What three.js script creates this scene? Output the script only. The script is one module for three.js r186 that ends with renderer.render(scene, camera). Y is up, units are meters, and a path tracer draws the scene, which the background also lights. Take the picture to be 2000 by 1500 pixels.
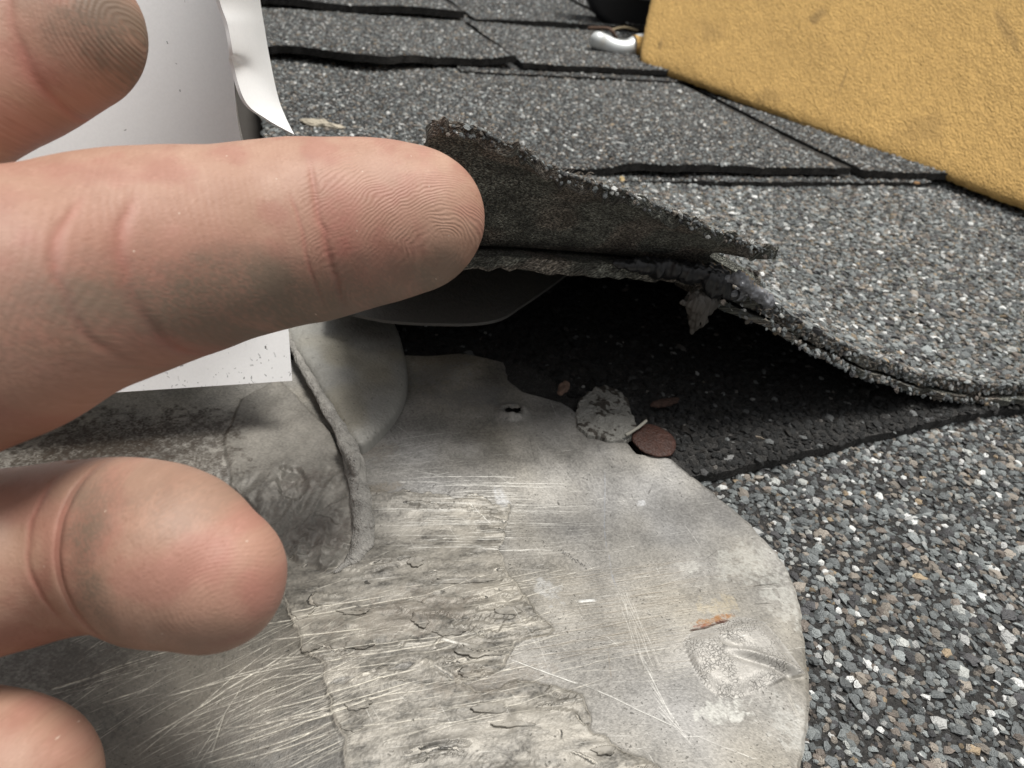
import * as THREE from 'three';
import { mergeGeometries } from 'three/addons/utils/BufferGeometryUtils.js';

// ---------------------------------------------------------------- camera, sky, sun, exposure
// The roof slope is the plane y = 0: x runs along the courses, -z runs up the slope. Builders work in millimetres.
const scene = new THREE.Scene();
const F = 1510, CAM_H = 102;                       // focal length for a 2000 px wide frame, camera height in mm
const RIGHT = new THREE.Vector3(0.95401744, 0.11478143, 0.27690423);
const UPV = new THREE.Vector3(0.07131431, 0.81034313, -0.58159976);
const BACK = new THREE.Vector3(-0.29114429, 0.57460355, 0.76489592);
const camera = new THREE.PerspectiveCamera(2 * Math.atan(750 / F) * 180 / Math.PI, 4 / 3, 0.004, 60);
camera.position.set(0, CAM_H / 1000, 0);
camera.quaternion.setFromRotationMatrix(new THREE.Matrix4().makeBasis(RIGHT, UPV, BACK));
camera.focus = 0.122;
camera.userData.fStop = 44;
scene.add(camera);

const SUN = new THREE.Vector3(0.24, 0.97, -0.06).normalize();
{ // thin bright cloud all over
  const w = 256, h = 128, d = new Float32Array(w * h * 4), v = new THREE.Vector3();
  for (let j = 0; j < h; j++) for (let i = 0; i < w; i++) {
    const el = ((j + 0.5) / h - 0.5) * Math.PI, az = ((i + 0.5) / w - 0.5) * 2 * Math.PI;
    v.set(Math.cos(el) * Math.cos(az), Math.sin(el), Math.cos(el) * Math.sin(az));
    const up = Math.max(0, v.y), c = Math.max(0, v.dot(SUN));
    let L = 0.47 * (1 + 2 * up) / 3 + 0.4 * Math.pow(c, 6);
    if (v.y < 0) L = 0.12;
    const k = (j * w + i) * 4;
    d[k] = L; d[k + 1] = L; d[k + 2] = L * 1.005; d[k + 3] = 1;
  }
  const t = new THREE.DataTexture(d, w, h, THREE.RGBAFormat, THREE.FloatType);
  t.mapping = THREE.EquirectangularReflectionMapping; t.magFilter = t.minFilter = THREE.LinearFilter; t.needsUpdate = true;
  scene.background = t; scene.environment = t;
}
const sun = new THREE.DirectionalLight(new THREE.Color(1.0, 0.965, 0.91), 2.9);
sun.position.copy(SUN).multiplyScalar(3); sun.castShadow = true; sun.shadow.radius = 42;
sun.shadow.mapSize.set(2048, 2048);
Object.assign(sun.shadow.camera, { left: -0.8, right: 0.8, top: 0.8, bottom: -0.8, near: 0.1, far: 8 });
scene.add(sun, sun.target);
const EXPOSURE = 1.3;

// ---------------------------------------------------------------- numbers
function rng(seed) { let s = seed >>> 0; return () => { s = (s + 0x6D2B79F5) | 0; let t = Math.imul(s ^ (s >>> 15), 1 | s); t = (t + Math.imul(t ^ (t >>> 7), 61 | t)) ^ t; return ((t ^ (t >>> 14)) >>> 0) / 4294967296; }; }
const clamp = (x, a = 0, b = 1) => Math.min(b, Math.max(a, x));
const mix = (a, b, t) => a + (b - a) * t;
const smooth = (a, b, x) => { const t = clamp((x - a) / (b - a)); return t * t * (3 - 2 * t); };
function h3(x, y, z) { let n = Math.imul(x, 374761393) ^ Math.imul(y, 668265263) ^ Math.imul(z, 2147483647 ^ 0x5bd1e995); n = Math.imul(n ^ (n >>> 13), 1274126177); n ^= n >>> 16; return (n >>> 0) / 4294967296; }
function noise2(x, y, s = 0) { // -1..1
  const xi = Math.floor(x), yi = Math.floor(y), fx = x - xi, fy = y - yi, u = fx * fx * (3 - 2 * fx), v = fy * fy * (3 - 2 * fy);
  const a = h3(xi, yi, s), b = h3(xi + 1, yi, s), c = h3(xi, yi + 1, s), d = h3(xi + 1, yi + 1, s);
  return 2 * (a + (b - a) * u + (c - a) * v + (a - b - c + d) * u * v) - 1;
}
function noise3(x, y, z, s = 0) { const zi = Math.floor(z), f = z - zi, w = f * f * (3 - 2 * f); return mix(noise2(x, y, s + zi * 57), noise2(x, y, s + (zi + 1) * 57), w); }
function fbm(x, y, o = 4, s = 0) { let v = 0, a = 0.5; for (let k = 0; k < o; k++) { v += a * noise2(x, y, s + k * 19); x = x * 2.03 + 5.1; y = y * 2.03 + 1.7; a *= 0.5; } return v; }
function table(pts) { return (x) => { if (x <= pts[0][0]) return pts[0][1]; for (let i = 1; i < pts.length; i++) if (x <= pts[i][0]) { const [a, p] = pts[i - 1], [b, q] = pts[i]; return mix(p, q, smooth(0, 1, (x - a) / (b - a)) * 0.35 + 0.65 * (x - a) / (b - a)); } return pts[pts.length - 1][1]; }; }
// measured photograph position -> real position (mm)
const V = (x, y, z) => new THREE.Vector3(x, y, z);
const rayOf = (px, py) => V(0, 0, 0).addScaledVector(RIGHT, px - 1000).addScaledVector(UPV, 750 - py).addScaledVector(BACK, -F);
function at(px, py, depth) { return rayOf(px, py).multiplyScalar(depth * 1000 / F).add(V(0, CAM_H, 0)); }
function roofAt(px, py, h = 0) { const d = rayOf(px, py); return d.multiplyScalar((CAM_H - h) / -d.y).add(V(0, CAM_H, 0)); }
const hf = (z) => 2.2 + 2.4 * smooth(-90, -106, z);          // rest height of the grey flashing
function P(px, py, up = 0) { let p = roofAt(px, py, 3); for (let k = 0; k < 4; k++) p = roofAt(px, py, hf(p.z) + up); return p; }
const P2 = (px, py) => { const p = P(px, py); return [p.x, p.z]; };
function polySD(pts, x, y) { // signed distance, negative inside
  let d = 1e9, inside = false;
  for (let i = 0, j = pts.length - 1; i < pts.length; j = i++) {
    const [xi, yi] = pts[i], [xj, yj] = pts[j], ex = xj - xi, ey = yj - yi, wx = x - xi, wy = y - yi;
    const t = clamp((wx * ex + wy * ey) / (ex * ex + ey * ey)), dx = wx - ex * t, dy = wy - ey * t;
    d = Math.min(d, dx * dx + dy * dy);
    if ((yi > y) !== (yj > y) && x < (xj - xi) * (y - yi) / (yj - yi) + xi) inside = !inside;
  }
  return (inside ? -1 : 1) * Math.sqrt(d);
}

// ---------------------------------------------------------------- things
const taken = {};
function numbered(n) { const k = (taken[n] = (taken[n] ?? -1) + 1); return k ? `${n}_${String(k).padStart(3, '0')}` : n; }
function tag(o, label, category, group) { o.userData.label = label; o.userData.category = category; if (group) o.userData.group = group; return o; }
function thing(name, base, label, category, group) { // base in mm
  const o = new THREE.Group(); o.name = numbered(name); o.position.copy(base).multiplyScalar(0.001); o.userData.base = [base.x, base.y, base.z]; scene.add(o);
  return tag(o, label, category, group);
}
function baseOf(o) { while (o && !o.userData.base) o = o.parent; return o ? o.userData.base : [0, 0, 0]; }
function part(name, geo, mat, parent = scene, label) { // geometry in absolute mm
  const b = parent === scene ? [0, 0, 0] : baseOf(parent);
  geo.translate(-b[0], -b[1], -b[2]); geo.scale(0.001, 0.001, 0.001);
  const m = new THREE.Mesh(geo, mat); m.name = parent === scene ? numbered(name) : name; m.castShadow = m.receiveShadow = true;
  if (label) m.userData.label = label;
  parent.add(m); return m;
}
function geom(pos, idx, uv, col, nor) {
  const g = new THREE.BufferGeometry();
  g.setAttribute('position', new THREE.BufferAttribute(new Float32Array(pos), 3));
  if (uv) g.setAttribute('uv', new THREE.BufferAttribute(new Float32Array(uv), 2));
  if (col) g.setAttribute('color', new THREE.BufferAttribute(new Float32Array(col), 3));
  g.setIndex(idx);
  if (nor) g.setAttribute('normal', new THREE.BufferAttribute(new Float32Array(nor), 3)); else g.computeVertexNormals();
  return g;
}
// closed sheet from a surface point function; offset gives the under side
function slab(fn, nu, nv, under, uvOf = (x, y, z) => [x, z]) {
  const pos = [], uv = [], idx = [], W = nu + 1, N = W * (nv + 1);
  for (let s = 0; s < 2; s++) for (let j = 0; j <= nv; j++) for (let i = 0; i <= nu; i++) {
    const p = fn(i / nu, j / nv, s), q = s ? under(p, i / nu, j / nv) : p;
    pos.push(q[0], q[1], q[2]); uv.push(...uvOf(q[0], q[1], q[2], i / nu, j / nv));
  }
  for (let j = 0; j < nv; j++) for (let i = 0; i < nu; i++) {
    const a = j * W + i, b = a + 1, c = a + W, d = c + 1;
    idx.push(a, c, b, b, c, d, N + a, N + b, N + c, N + b, N + d, N + c);
  }
  const top = geom(pos, idx, uv);
  // rim with its own vertices so that the edge stays crisp
  const rp = [], ru = [], ri = [], loop = [];
  for (let i = 0; i < nu; i++) loop.push(i);
  for (let j = 0; j < nv; j++) loop.push(j * W + nu);
  for (let i = nu; i > 0; i--) loop.push(nv * W + i);
  for (let j = nv; j > 0; j--) loop.push(j * W);
  loop.push(0);
  loop.forEach((k) => { for (const o of [k, N + k]) { rp.push(pos[o * 3], pos[o * 3 + 1], pos[o * 3 + 2]); ru.push(uv[k * 2] + (o >= N ? 3 : 0), uv[k * 2 + 1] + (o >= N ? 3 : 0)); } });
  for (let k = 0; k + 1 < loop.length; k++) { const a = k * 2; ri.push(a, a + 2, a + 1, a + 1, a + 2, a + 3); }
  return mergeGeometries([top, geom(rp, ri, ru)]);
}
// smooth body from a distance field: surface nets
function nets(sdf, lo, hi, h, uvOf, colOf) {
  const n = [0, 1, 2].map((k) => Math.ceil((hi[k] - lo[k]) / h) + 1), [nx, ny, nz] = n, f = new Float32Array(nx * ny * nz);
  const id = (i, j, k) => (k * ny + j) * nx + i;
  const st = 4; // coarse pass skips empty space
  for (let k = 0; k < nz; k += st) for (let j = 0; j < ny; j += st) for (let i = 0; i < nx; i += st) {
    const c = sdf(lo[0] + (i + st / 2) * h, lo[1] + (j + st / 2) * h, lo[2] + (k + st / 2) * h), far = Math.abs(c) > h * st * 1.2 + 0.6;
    for (let z = k; z < Math.min(nz, k + st); z++) for (let y = j; y < Math.min(ny, j + st); y++) for (let x = i; x < Math.min(nx, i + st); x++)
      f[id(x, y, z)] = far ? c : sdf(lo[0] + x * h, lo[1] + y * h, lo[2] + z * h);
  }
  const vid = new Int32Array(nx * ny * nz).fill(-1), pos = [], uv = [], nor = [], col = [], idx = [];
  const E = [[0, 1], [2, 3], [4, 5], [6, 7], [0, 2], [1, 3], [4, 6], [5, 7], [0, 4], [1, 5], [2, 6], [3, 7]], cv = new Float32Array(8);
  for (let k = 0; k < nz - 1; k++) for (let j = 0; j < ny - 1; j++) for (let i = 0; i < nx - 1; i++) {
    let m = 0; for (let c = 0; c < 8; c++) { cv[c] = f[id(i + (c & 1), j + ((c >> 1) & 1), k + (c >> 2))]; if (cv[c] < 0) m++; }
    if (m === 0 || m === 8) continue;
    let x = 0, y = 0, z = 0, q = 0;
    for (const [a, b] of E) if ((cv[a] < 0) !== (cv[b] < 0)) { const t = cv[a] / (cv[a] - cv[b]); x += (a & 1) + t * ((b & 1) - (a & 1)); y += ((a >> 1) & 1) + t * (((b >> 1) & 1) - ((a >> 1) & 1)); z += (a >> 2) + t * ((b >> 2) - (a >> 2)); q++; }
    x = lo[0] + (i + x / q) * h; y = lo[1] + (j + y / q) * h; z = lo[2] + (k + z / q) * h;
    const e = h * 0.5, c0 = sdf(x, y, z); let gx = sdf(x + e, y, z) - sdf(x - e, y, z), gy = sdf(x, y + e, z) - sdf(x, y - e, z), gz = sdf(x, y, z + e) - sdf(x, y, z - e);
    const l = Math.hypot(gx, gy, gz) || 1; gx /= l; gy /= l; gz /= l;
    x -= gx * c0; y -= gy * c0; z -= gz * c0;
    vid[id(i, j, k)] = pos.length / 3; pos.push(x, y, z); nor.push(gx, gy, gz);
    if (uvOf) uv.push(...uvOf(x, y, z)); if (colOf) col.push(...colOf(x, y, z, gx, gy, gz));
  }
  const quad = (a, b, c, d, flip) => { if (a < 0 || b < 0 || c < 0 || d < 0) return; if (flip) idx.push(a, c, b, a, d, c); else idx.push(a, b, c, a, c, d); };
  for (let k = 1; k < nz - 1; k++) for (let j = 1; j < ny - 1; j++) for (let i = 1; i < nx - 1; i++) {
    const s = f[id(i, j, k)] < 0;
    if (s !== (f[id(i + 1, j, k)] < 0)) quad(vid[id(i, j - 1, k - 1)], vid[id(i, j, k - 1)], vid[id(i, j, k)], vid[id(i, j - 1, k)], !s);
    if (s !== (f[id(i, j + 1, k)] < 0)) quad(vid[id(i - 1, j, k - 1)], vid[id(i - 1, j, k)], vid[id(i, j, k)], vid[id(i, j, k - 1)], !s);
    if (s !== (f[id(i, j, k + 1)] < 0)) quad(vid[id(i - 1, j - 1, k)], vid[id(i, j - 1, k)], vid[id(i, j, k)], vid[id(i - 1, j, k)], !s);
  }
  return geom(pos, idx, uvOf ? uv : null, colOf ? col : null, nor);
}
function capsule(x, y, z, a, b, ra, rb) { const bx = b.x - a.x, by = b.y - a.y, bz = b.z - a.z, t = clamp(((x - a.x) * bx + (y - a.y) * by + (z - a.z) * bz) / (bx * bx + by * by + bz * bz + 1e-9)); return Math.hypot(x - a.x - bx * t, y - a.y - by * t, z - a.z - bz * t) - mix(ra, rb, t); }
const smin = (a, b, k) => { const h = Math.max(0, k - Math.abs(a - b)) / k; return Math.min(a, b) - h * h * k * 0.25; };

// ---------------------------------------------------------------- materials
const enc = (v) => { v = clamp(v); return Math.round(255 * (v <= 0.0031308 ? v * 12.92 : 1.055 * Math.pow(v, 1 / 2.4) - 0.055)); };
function colorTex(w, h, fn, wrap = true) {
  const d = new Uint8Array(w * h * 4);
  for (let j = 0; j < h; j++) for (let i = 0; i < w; i++) { const c = fn(i, j), k = (j * w + i) * 4; d[k] = enc(c[0]); d[k + 1] = enc(c[1]); d[k + 2] = enc(c[2]); d[k + 3] = 255; }
  return finish(new THREE.DataTexture(d, w, h, THREE.RGBAFormat), true, wrap);
}
function grayTex(w, h, fn, wrap = true) {
  const d = new Uint8Array(w * h * 4);
  for (let j = 0; j < h; j++) for (let i = 0; i < w; i++) { const k = (j * w + i) * 4; d[k] = d[k + 1] = d[k + 2] = Math.round(255 * clamp(fn(i, j))); d[k + 3] = 255; }
  return finish(new THREE.DataTexture(d, w, h, THREE.RGBAFormat), false, wrap);
}
function finish(t, srgb, wrap) { if (srgb) t.colorSpace = THREE.SRGBColorSpace; t.magFilter = THREE.LinearFilter; t.minFilter = THREE.LinearMipmapLinearFilter; if (wrap) t.wrapS = t.wrapT = THREE.RepeatWrapping; t.needsUpdate = true; return t; }
function uvScale(t, mmPerRepeat) { t.repeat.set(1 / mmPerRepeat, 1 / mmPerRepeat); return t; }
const std = (o) => new THREE.MeshPhysicalMaterial(o);
const rgb = (r, g, b) => new THREE.Color().setRGB(r, g, b);

const wrapN = (i, j, size, cells, s) => { // tiling value noise for square textures
  const x = i / size * cells, y = j / size * cells, xi = Math.floor(x), yi = Math.floor(y), fx = x - xi, fy = y - yi, u = fx * fx * (3 - 2 * fx), v = fy * fy * (3 - 2 * fy), m = (a) => ((a % cells) + cells) % cells;
  const a = h3(m(xi), m(yi), s), b = h3(m(xi + 1), m(yi), s), c = h3(m(xi), m(yi + 1), s), d = h3(m(xi + 1), m(yi + 1), s);
  return a + (b - a) * u + (c - a) * v + (a - b - c + d) * u * v;
};
// bitumen between the granules: black with fine sand
const bitumenMap = uvScale(colorTex(512, 512, (i, j) => { const n = wrapN(i, j, 512, 128, 1), m = wrapN(i, j, 512, 40, 2), q = wrapN(i, j, 512, 180, 3); const v = 0.018 + 0.03 * n * m + (q > 0.9 ? 0.10 : 0); return [v * 1.04, v, v * 0.95]; }), 40);
const bitumenBump = uvScale(grayTex(512, 512, (i, j) => 0.5 * wrapN(i, j, 512, 128, 1) + 0.5 * wrapN(i, j, 512, 256, 4)), 40);
const bitumen = std({ map: bitumenMap, bumpMap: bitumenBump, bumpScale: 0.0006, roughness: 0.85 });
// surface of the shingles too far to the side for separate granules
const speckleMap = uvScale(colorTex(1024, 1024, (i, j) => { const a = wrapN(i, j, 1024, 170, 11), b = wrapN(i, j, 1024, 256, 12), t = wrapN(i, j, 1024, 120, 13); let v = 0.035 + 0.13 * a * b; if (b > 0.86) v = 0.45; return [v * (1 + 0.12 * (t - 0.5)), v, v * (1 - 0.1 * (t - 0.5))]; }), 200);
const speckle = std({ map: speckleMap, bumpMap: uvScale(grayTex(512, 512, (i, j) => wrapN(i, j, 512, 128, 21)), 100), bumpScale: 0.001, roughness: 0.9 });
// sanded underside of a shingle
const underMap = uvScale(colorTex(1024, 1024, (i, j) => { const n = wrapN(i, j, 1024, 340, 31), n2 = wrapN(i, j, 1024, 200, 36), m = wrapN(i, j, 1024, 26, 32), q = wrapN(i, j, 1024, 256, 33), r = wrapN(i, j, 1024, 9, 34); let v = 0.02 + 0.55 * Math.pow(n * 0.6 + n2 * 0.4, 2.2) * (0.5 + m); if (q > 0.93) v += 0.2; const k = smooth(0.45, 0.7, r); return [v * mix(0.98, 1.12, k), v, v * mix(0.86, 0.84, k)]; }), 64);
const underBump = uvScale(grayTex(1024, 1024, (i, j) => 0.6 * wrapN(i, j, 1024, 340, 31) + 0.4 * wrapN(i, j, 1024, 160, 35)), 64);
const underside = std({ map: underMap, bumpMap: underBump, bumpScale: 0.001, roughness: 0.92 });

// granules: crushed rock, four shapes
const stones = [0, 1, 2, 3].map((k) => {
  const g = new THREE.IcosahedronGeometry(1, k === 3 ? 1 : 0), p = g.attributes.position, seen = {}, r = rng(77 + k);
  for (let i = 0; i < p.count; i++) {
    const key = [p.getX(i), p.getY(i), p.getZ(i)].map((v) => v.toFixed(3)).join();
    const f = (seen[key] ??= [0.72 + 0.5 * r(), 0.6 + 0.4 * r(), 0.72 + 0.5 * r()]);
    p.setXYZ(i, p.getX(i) * f[0], p.getY(i) * f[1] * 0.62, p.getZ(i) * f[2]);
  }
  g.computeVertexNormals(); g.scale(0.001, 0.001, 0.001); return g;
});
const stoneBump = grayTex(128, 128, (i, j) => 0.5 * wrapN(i, j, 128, 16, 41) + 0.5 * wrapN(i, j, 128, 40, 42));
const stoneMat = std({ roughness: 0.6, bumpMap: stoneBump, bumpScale: 0.00025 });
function stoneColor(r, c) {
  const q = r(), v = 0.66 + 0.98 * r();
  if (q < 0.36) c.setRGB(0.125 * v, 0.136 * v, 0.138 * v);        // slate
  else if (q < 0.56) c.setRGB(0.225 * v, 0.245 * v, 0.245 * v);   // blue grey
  else if (q < 0.68) c.setRGB(0.235 * v, 0.21 * v, 0.18 * v);   // tan
  else if (q < 0.75) c.setRGB(0.155 * v, 0.133 * v, 0.115 * v);  // brown
  else if (q < 0.86) c.setRGB(0.06 * v, 0.06 * v, 0.063 * v); // black
  else if (q < 0.945) { const d = r() < 0.5 ? 0.55 : 1; c.setRGB(d * 0.74 * Math.min(1.1, v), d * 0.75 * Math.min(1.1, v), d * 0.735 * Math.min(1.1, v)); } // white
  else if (q < 0.985) c.setRGB(0.34 * v, 0.35 * v, 0.335 * v);
  else c.setRGB(0.27 * v, 0.21 * v, 0.14 * v);                   // ochre
}
let stoneCount = 0;
function granules(parent, list, seed, tone = 1) { // list of {p, n, s} in mm
  const r = rng(seed), b = baseOf(parent), q = new THREE.Quaternion(), q2 = new THREE.Quaternion(), up = V(0, 1, 0), m = new THREE.Matrix4(), c = new THREE.Color(), sc = V(1, 1, 1);
  const bins = stones.map(() => []); list.forEach((e) => bins[Math.floor(r() * 4)].push(e));
  bins.forEach((es, k) => {
    if (!es.length) return;
    const im = new THREE.InstancedMesh(stones[k], stoneMat, es.length); im.name = 'granules'; im.userData.kind = 'stuff'; im.castShadow = im.receiveShadow = true;
    es.forEach((e, i) => {
      q.setFromUnitVectors(up, e.n); q2.setFromAxisAngle(up, r() * 6.283); q.multiply(q2);
      q2.setFromAxisAngle(V(r() - 0.5, 0, r() - 0.5).normalize(), (r() - 0.5) * 1.3); q.multiply(q2);
      sc.set(e.s * (0.8 + 0.5 * r()), e.s * (0.75 + 0.4 * r()), e.s * (0.65 + 0.4 * r()));
      m.compose(V((e.p[0] - b[0]) / 1000, (e.p[1] - b[1]) / 1000, (e.p[2] - b[2]) / 1000), q, sc);
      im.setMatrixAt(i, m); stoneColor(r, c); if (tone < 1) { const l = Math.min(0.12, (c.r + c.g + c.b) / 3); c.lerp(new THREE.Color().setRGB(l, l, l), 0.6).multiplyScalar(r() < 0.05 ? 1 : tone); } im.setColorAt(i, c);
    });
    stoneCount += es.length; parent.add(im);
  });
}
function scatter(x0, x1, z0, z1, pitch, seed, f, size = 1.15) { // jittered grid; f(x,z) -> [y, normal] or null
  const r = rng(seed), out = [];
  for (let z = z0; z < z1; z += pitch) for (let x = x0; x < x1; x += pitch) {
    const X = x + (r() - 0.5) * pitch * 1.5, Z = z + (r() - 0.5) * pitch * 1.5, k = r(), s = (0.34 + 0.46 * r() + (k > 0.8 ? 0.6 * r() : 0)) * size, e = f(X, Z); if (!e) continue;
    out.push({ p: [X, e[0] + s * 0.12, Z], n: e[1], s });
  }
  return out;
}
const UP = V(0, 1, 0);

// ---------------------------------------------------------------- the roof and its shingles lying flat
const roof = new THREE.Group(); roof.name = 'roof'; roof.userData = { kind: 'structure', label: 'grey granulated asphalt shingle roof slope', base: [0, 0, 0] }; scene.add(roof);
{ const g = new THREE.BoxGeometry(7000, 40, 7000); const m = part('roof_deck', g.translate(0, -26, -800), std({ color: rgb(0.05, 0.045, 0.04), roughness: 0.95 }), roof); m.name = 'roof_deck'; }

// a flat shingle: front edge at zF, wavy where it has curled; tilt down towards the back where the next course covers it
function shingle(x0, x1, zF, zB, yF, yB, thick, seed, opt = {}) {
  const wave = opt.wave ?? 1.2, edge = opt.edge ?? 0.8, slant0 = opt.slant0 ?? 0, slant1 = opt.slant1 ?? 0, lift = opt.lift ?? (() => 0), front = opt.front ?? (() => 0);
  const Y = (x, z) => { const t = clamp((zF - z) / (zF - zB)); return mix(yF, yB, t) + wave * (0.5 + fbm(x / 45, seed, 3, seed)) * Math.pow(1 - t, 3) + lift(x, t) + 0.35 * fbm(x / 25, z / 25, 2, seed + 5); };
  const nu = Math.max(8, Math.round((x1 - x0) / (opt.step ?? 2.2))), nv = opt.nv ?? 44;
  const at2 = (u, v) => {
    const t = Math.pow(v, 1.5), l = x0 + slant0 * (1 - t) + edge * 0.6 * noise2(t * 60, seed, 3), r = x1 + slant1 * (1 - t) + edge * 0.6 * noise2(t * 60, seed, 4), x = mix(l, r, u);
    const z = mix(zF + front(x) + edge * (noise2(x / 2.2, seed, 9) + 0.6 * noise2(x / 12, seed, 8)), zB, t);
    return [x, z];
  };
  const g = slab((u, v) => { const [x, z] = at2(u, v); return [x, Y(x, z), z]; }, nu, nv, (p) => [p[0], p[1] - thick, p[2]]);
  const m = part('shingle', g, opt.plain ? speckle : bitumen, roof);
  if (!opt.plain) {
    const pitch = opt.pitch ?? 1.35, ex = 0.5, gx0 = opt.gx0 ?? x0, gx1 = opt.gx1 ?? x1;
    granules(m, scatter(Math.max(gx0, x0 - 12), Math.min(gx1, x1 + 12), opt.gz0 ?? zB, zF + 1.5 + (opt.front ? 10 : 0), pitch, seed + 1, (x, z) => {
      const t = clamp((zF - z) / (zF - zB)), l = x0 + slant0 * (1 - t), r = x1 + slant1 * (1 - t);
      if (x < l + 0.2 - ex || x > r + ex - 0.2) return null;
      if (z > zF + front(x) + edge * (noise2(x / 2.2, seed, 9) + 0.6 * noise2(x / 12, seed, 8)) + 0.3) return null;
      return opt.keep && !opt.keep(x, z) ? null : [Y(x, z), UP];
    }, opt.size ?? (zF < -200 ? 0.88 : 1.1)), seed + 2, opt.tone ?? 1);
  }
  return m;
}
// lowest course: the granule field at the lower right; it runs on under the grey flashing
shingle(-60, 330, 40, -130, 0.4, 0.4, 3, 101, { wave: 0, gx0: 50, gx1: 215, gz0: -122, pitch: 1.02, edge: 0.3 });
shingle(331, 900, 40, -150, 0.4, 0.4, 3, 102, { wave: 0, plain: true, step: 8 });
shingle(-600, -61, 40, -150, 0.4, 0.4, 3, 103, { wave: 0, plain: true, step: 8 });
// the layer under the lifted shingle, its front edge a dark slit running to the flashing
{ const slit = (x) => 10 * clamp((165 - x) / 85); 
  shingle(70, 278, -107, -300, 2.9, 2.2, 2.2, 111, { wave: 0.3, gx0: 30, gx1: 240, gz0: -262, pitch: 1.15, edge: 0.7, front: slit, tone: 0.085, keep: (x, z) => x > 79 - 0.55 * Math.max(0, -z - 98) });  // dark headlap granules, toned near black to deepen the shade of the gap
  shingle(4, 69.5, -112, -300, 2.9, 2.2, 2.2, 112, { wave: 0.3, gz0: -262, pitch: 1.3, edge: 0.7, tone: 0.06, keep: (x, z) => z < -140 || x > 125 + z * 0.5 });  // same near-black tone, shade of the gap painted into the stones
}
// course behind the lifted one
shingle(2, 216, -244, -425, 10.2, 4.2, 2.8, 121, { wave: 2.6, slant1: 5, pitch: 1.12, gz0: -405 });
shingle(2, 150, -239.5, -300, 7.4, 4.4, 2.2, 122, { wave: 1.2, pitch: 1.3, gz0: -250 });
shingle(150, 258, -239, -300, 7.6, 4.4, 2.4, 123, { wave: 0.6, pitch: 1.3, gz0: -250 });
shingle(221.5, 420, -243, -425, 10.2, 3.6, 2.8, 124, { wave: 1.0, slant0: 5, slant1: 4, pitch: 1.2, gx1: 360, gz0: -405 });
shingle(425, 900, -244, -425, 7.0, 3.4, 3.0, 125, { plain: true, step: 8 });
// next course up
shingle(2, 124, -390, -560, 10.2, 4.0, 3.4, 131, { wave: 3.2, slant1: 2, pitch: 1.3, gz0: -540, front: (x) => 14 * Math.exp(-Math.pow((x - 52) / 22, 2)) });
shingle(128, 330, -389, -560, 9.8, 4.0, 2.6, 132, { wave: 0.9, slant0: 2, pitch: 1.3, gz0: -540 });
shingle(96, 300, -381, -460, 6.8, 4.4, 2.2, 133, { wave: 0.4, pitch: 1.5, gz0: -400 });
shingle(333, 900, -389, -560, 7.6, 4.0, 3.0, 135, { plain: true, step: 8 });
// next
shingle(2, 122, -501, -690, 10.5, 4.0, 4.0, 141, { wave: 2.4, pitch: 1.55, gz0: -665, slant1: 4 });
shingle(2, 128, -496, -570, 5.6, 4.0, 2.0, 142, { wave: 1.2, pitch: 1.75, gz0: -512 });
shingle(129, 232, -502, -690, 8.0, 4.0, 3.2, 143, { wave: 1.6, pitch: 1.55, gz0: -665, slant0: 4 });
shingle(236, 420, -501, -690, 9.0, 4.0, 3.2, 144, { wave: 2.8, pitch: 1.8, gz0: -665 });
shingle(423, 900, -501, -690, 8.0, 4.0, 3.2, 145, { plain: true, step: 8 });
// and on up the slope
let seedUp = 151;
for (let k = 0; k < 4; k++) {
  const z = -618 - k * 130; let x = 2;
  while (x < 520) { const w = 110 + 90 * h3(k, Math.round(x), 5); shingle(x, x + w - 3, z - 4 * h3(k, 3, Math.round(x)), z - 175, 8 + 2.5 * h3(k, 7, Math.round(x)), 4, 3.4, seedUp++, { wave: 2, pitch: 2.3, step: 4, nv: 24, gz0: z - 150 }); x += w; }
  shingle(x, 1200, z, z - 175, 8, 4, 3.4, seedUp++, { plain: true, step: 10, nv: 20 });
}
for (let k = 0; k < 4; k++) shingle(-20, 1200, -1138 - k * 143, -1325 - k * 143, 8, 4, 3.4, seedUp++, { plain: true, step: 10, nv: 20 });

shingle(263.5, 560, -106, -290, 5.6, 4.2, 3.2, 126, { wave: 0.8, pitch: 1.35, gx1: 420, gz0: -252 });

// ---------------------------------------------------------------- the lifted shingle
const baseY = table([[0, 42], [40, 40.5], [60, 38.5], [76, 36.5], [85, 34], [94, 31], [110, 22.8], [127, 15.4], [145, 9.2], [164, 6.0], [183, 5.6], [300, 5.6]]);
const rimY = table([[0, 68], [24, 66.5], [31, 66], [37, 63.3], [46, 59.3], [56, 56.6], [66, 52.9], [78, 48.4], [90, 44.6], [96, 43.5]]);
const BACKZ = -268, TURN = -121, RIM = -111.5;
const sag = (x, z) => { const t = clamp((z - BACKZ) / (TURN - BACKZ)); return 5.4 + (baseY(x) - 5.4) * Math.pow(t, 1.25); };
const lowerY = (x, z) => { // single sheet, top of the lower layer
  const t = z > TURN ? sag(x, TURN) + (z - TURN) * 0.2 : sag(x, z);
  return t + 0.3 * fbm(x / 22, z / 22, 3, 61);
};
const upperEnd = (z) => 91 - 9 * smooth(-113.5, -119, z) + 200 * smooth(-120, -130, z);
const upperY = (x, z) => {
  const o = mix(3.0 - 2.4 * smooth(-124, -150, z), 0.4, smooth(78, 97, x)), c = smooth(TURN - 6, RIM, z), e = Math.pow(c, 0.9);
  const rim = (rimY(x) - sag(x, TURN) - o) * (1 - smooth(97, 101, x));
  return lowerY(x, Math.min(z, TURN)) + o + Math.max(0, rim) * e + 0.25 * fbm(x / 6, z / 6, 2, 66);
};
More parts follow.
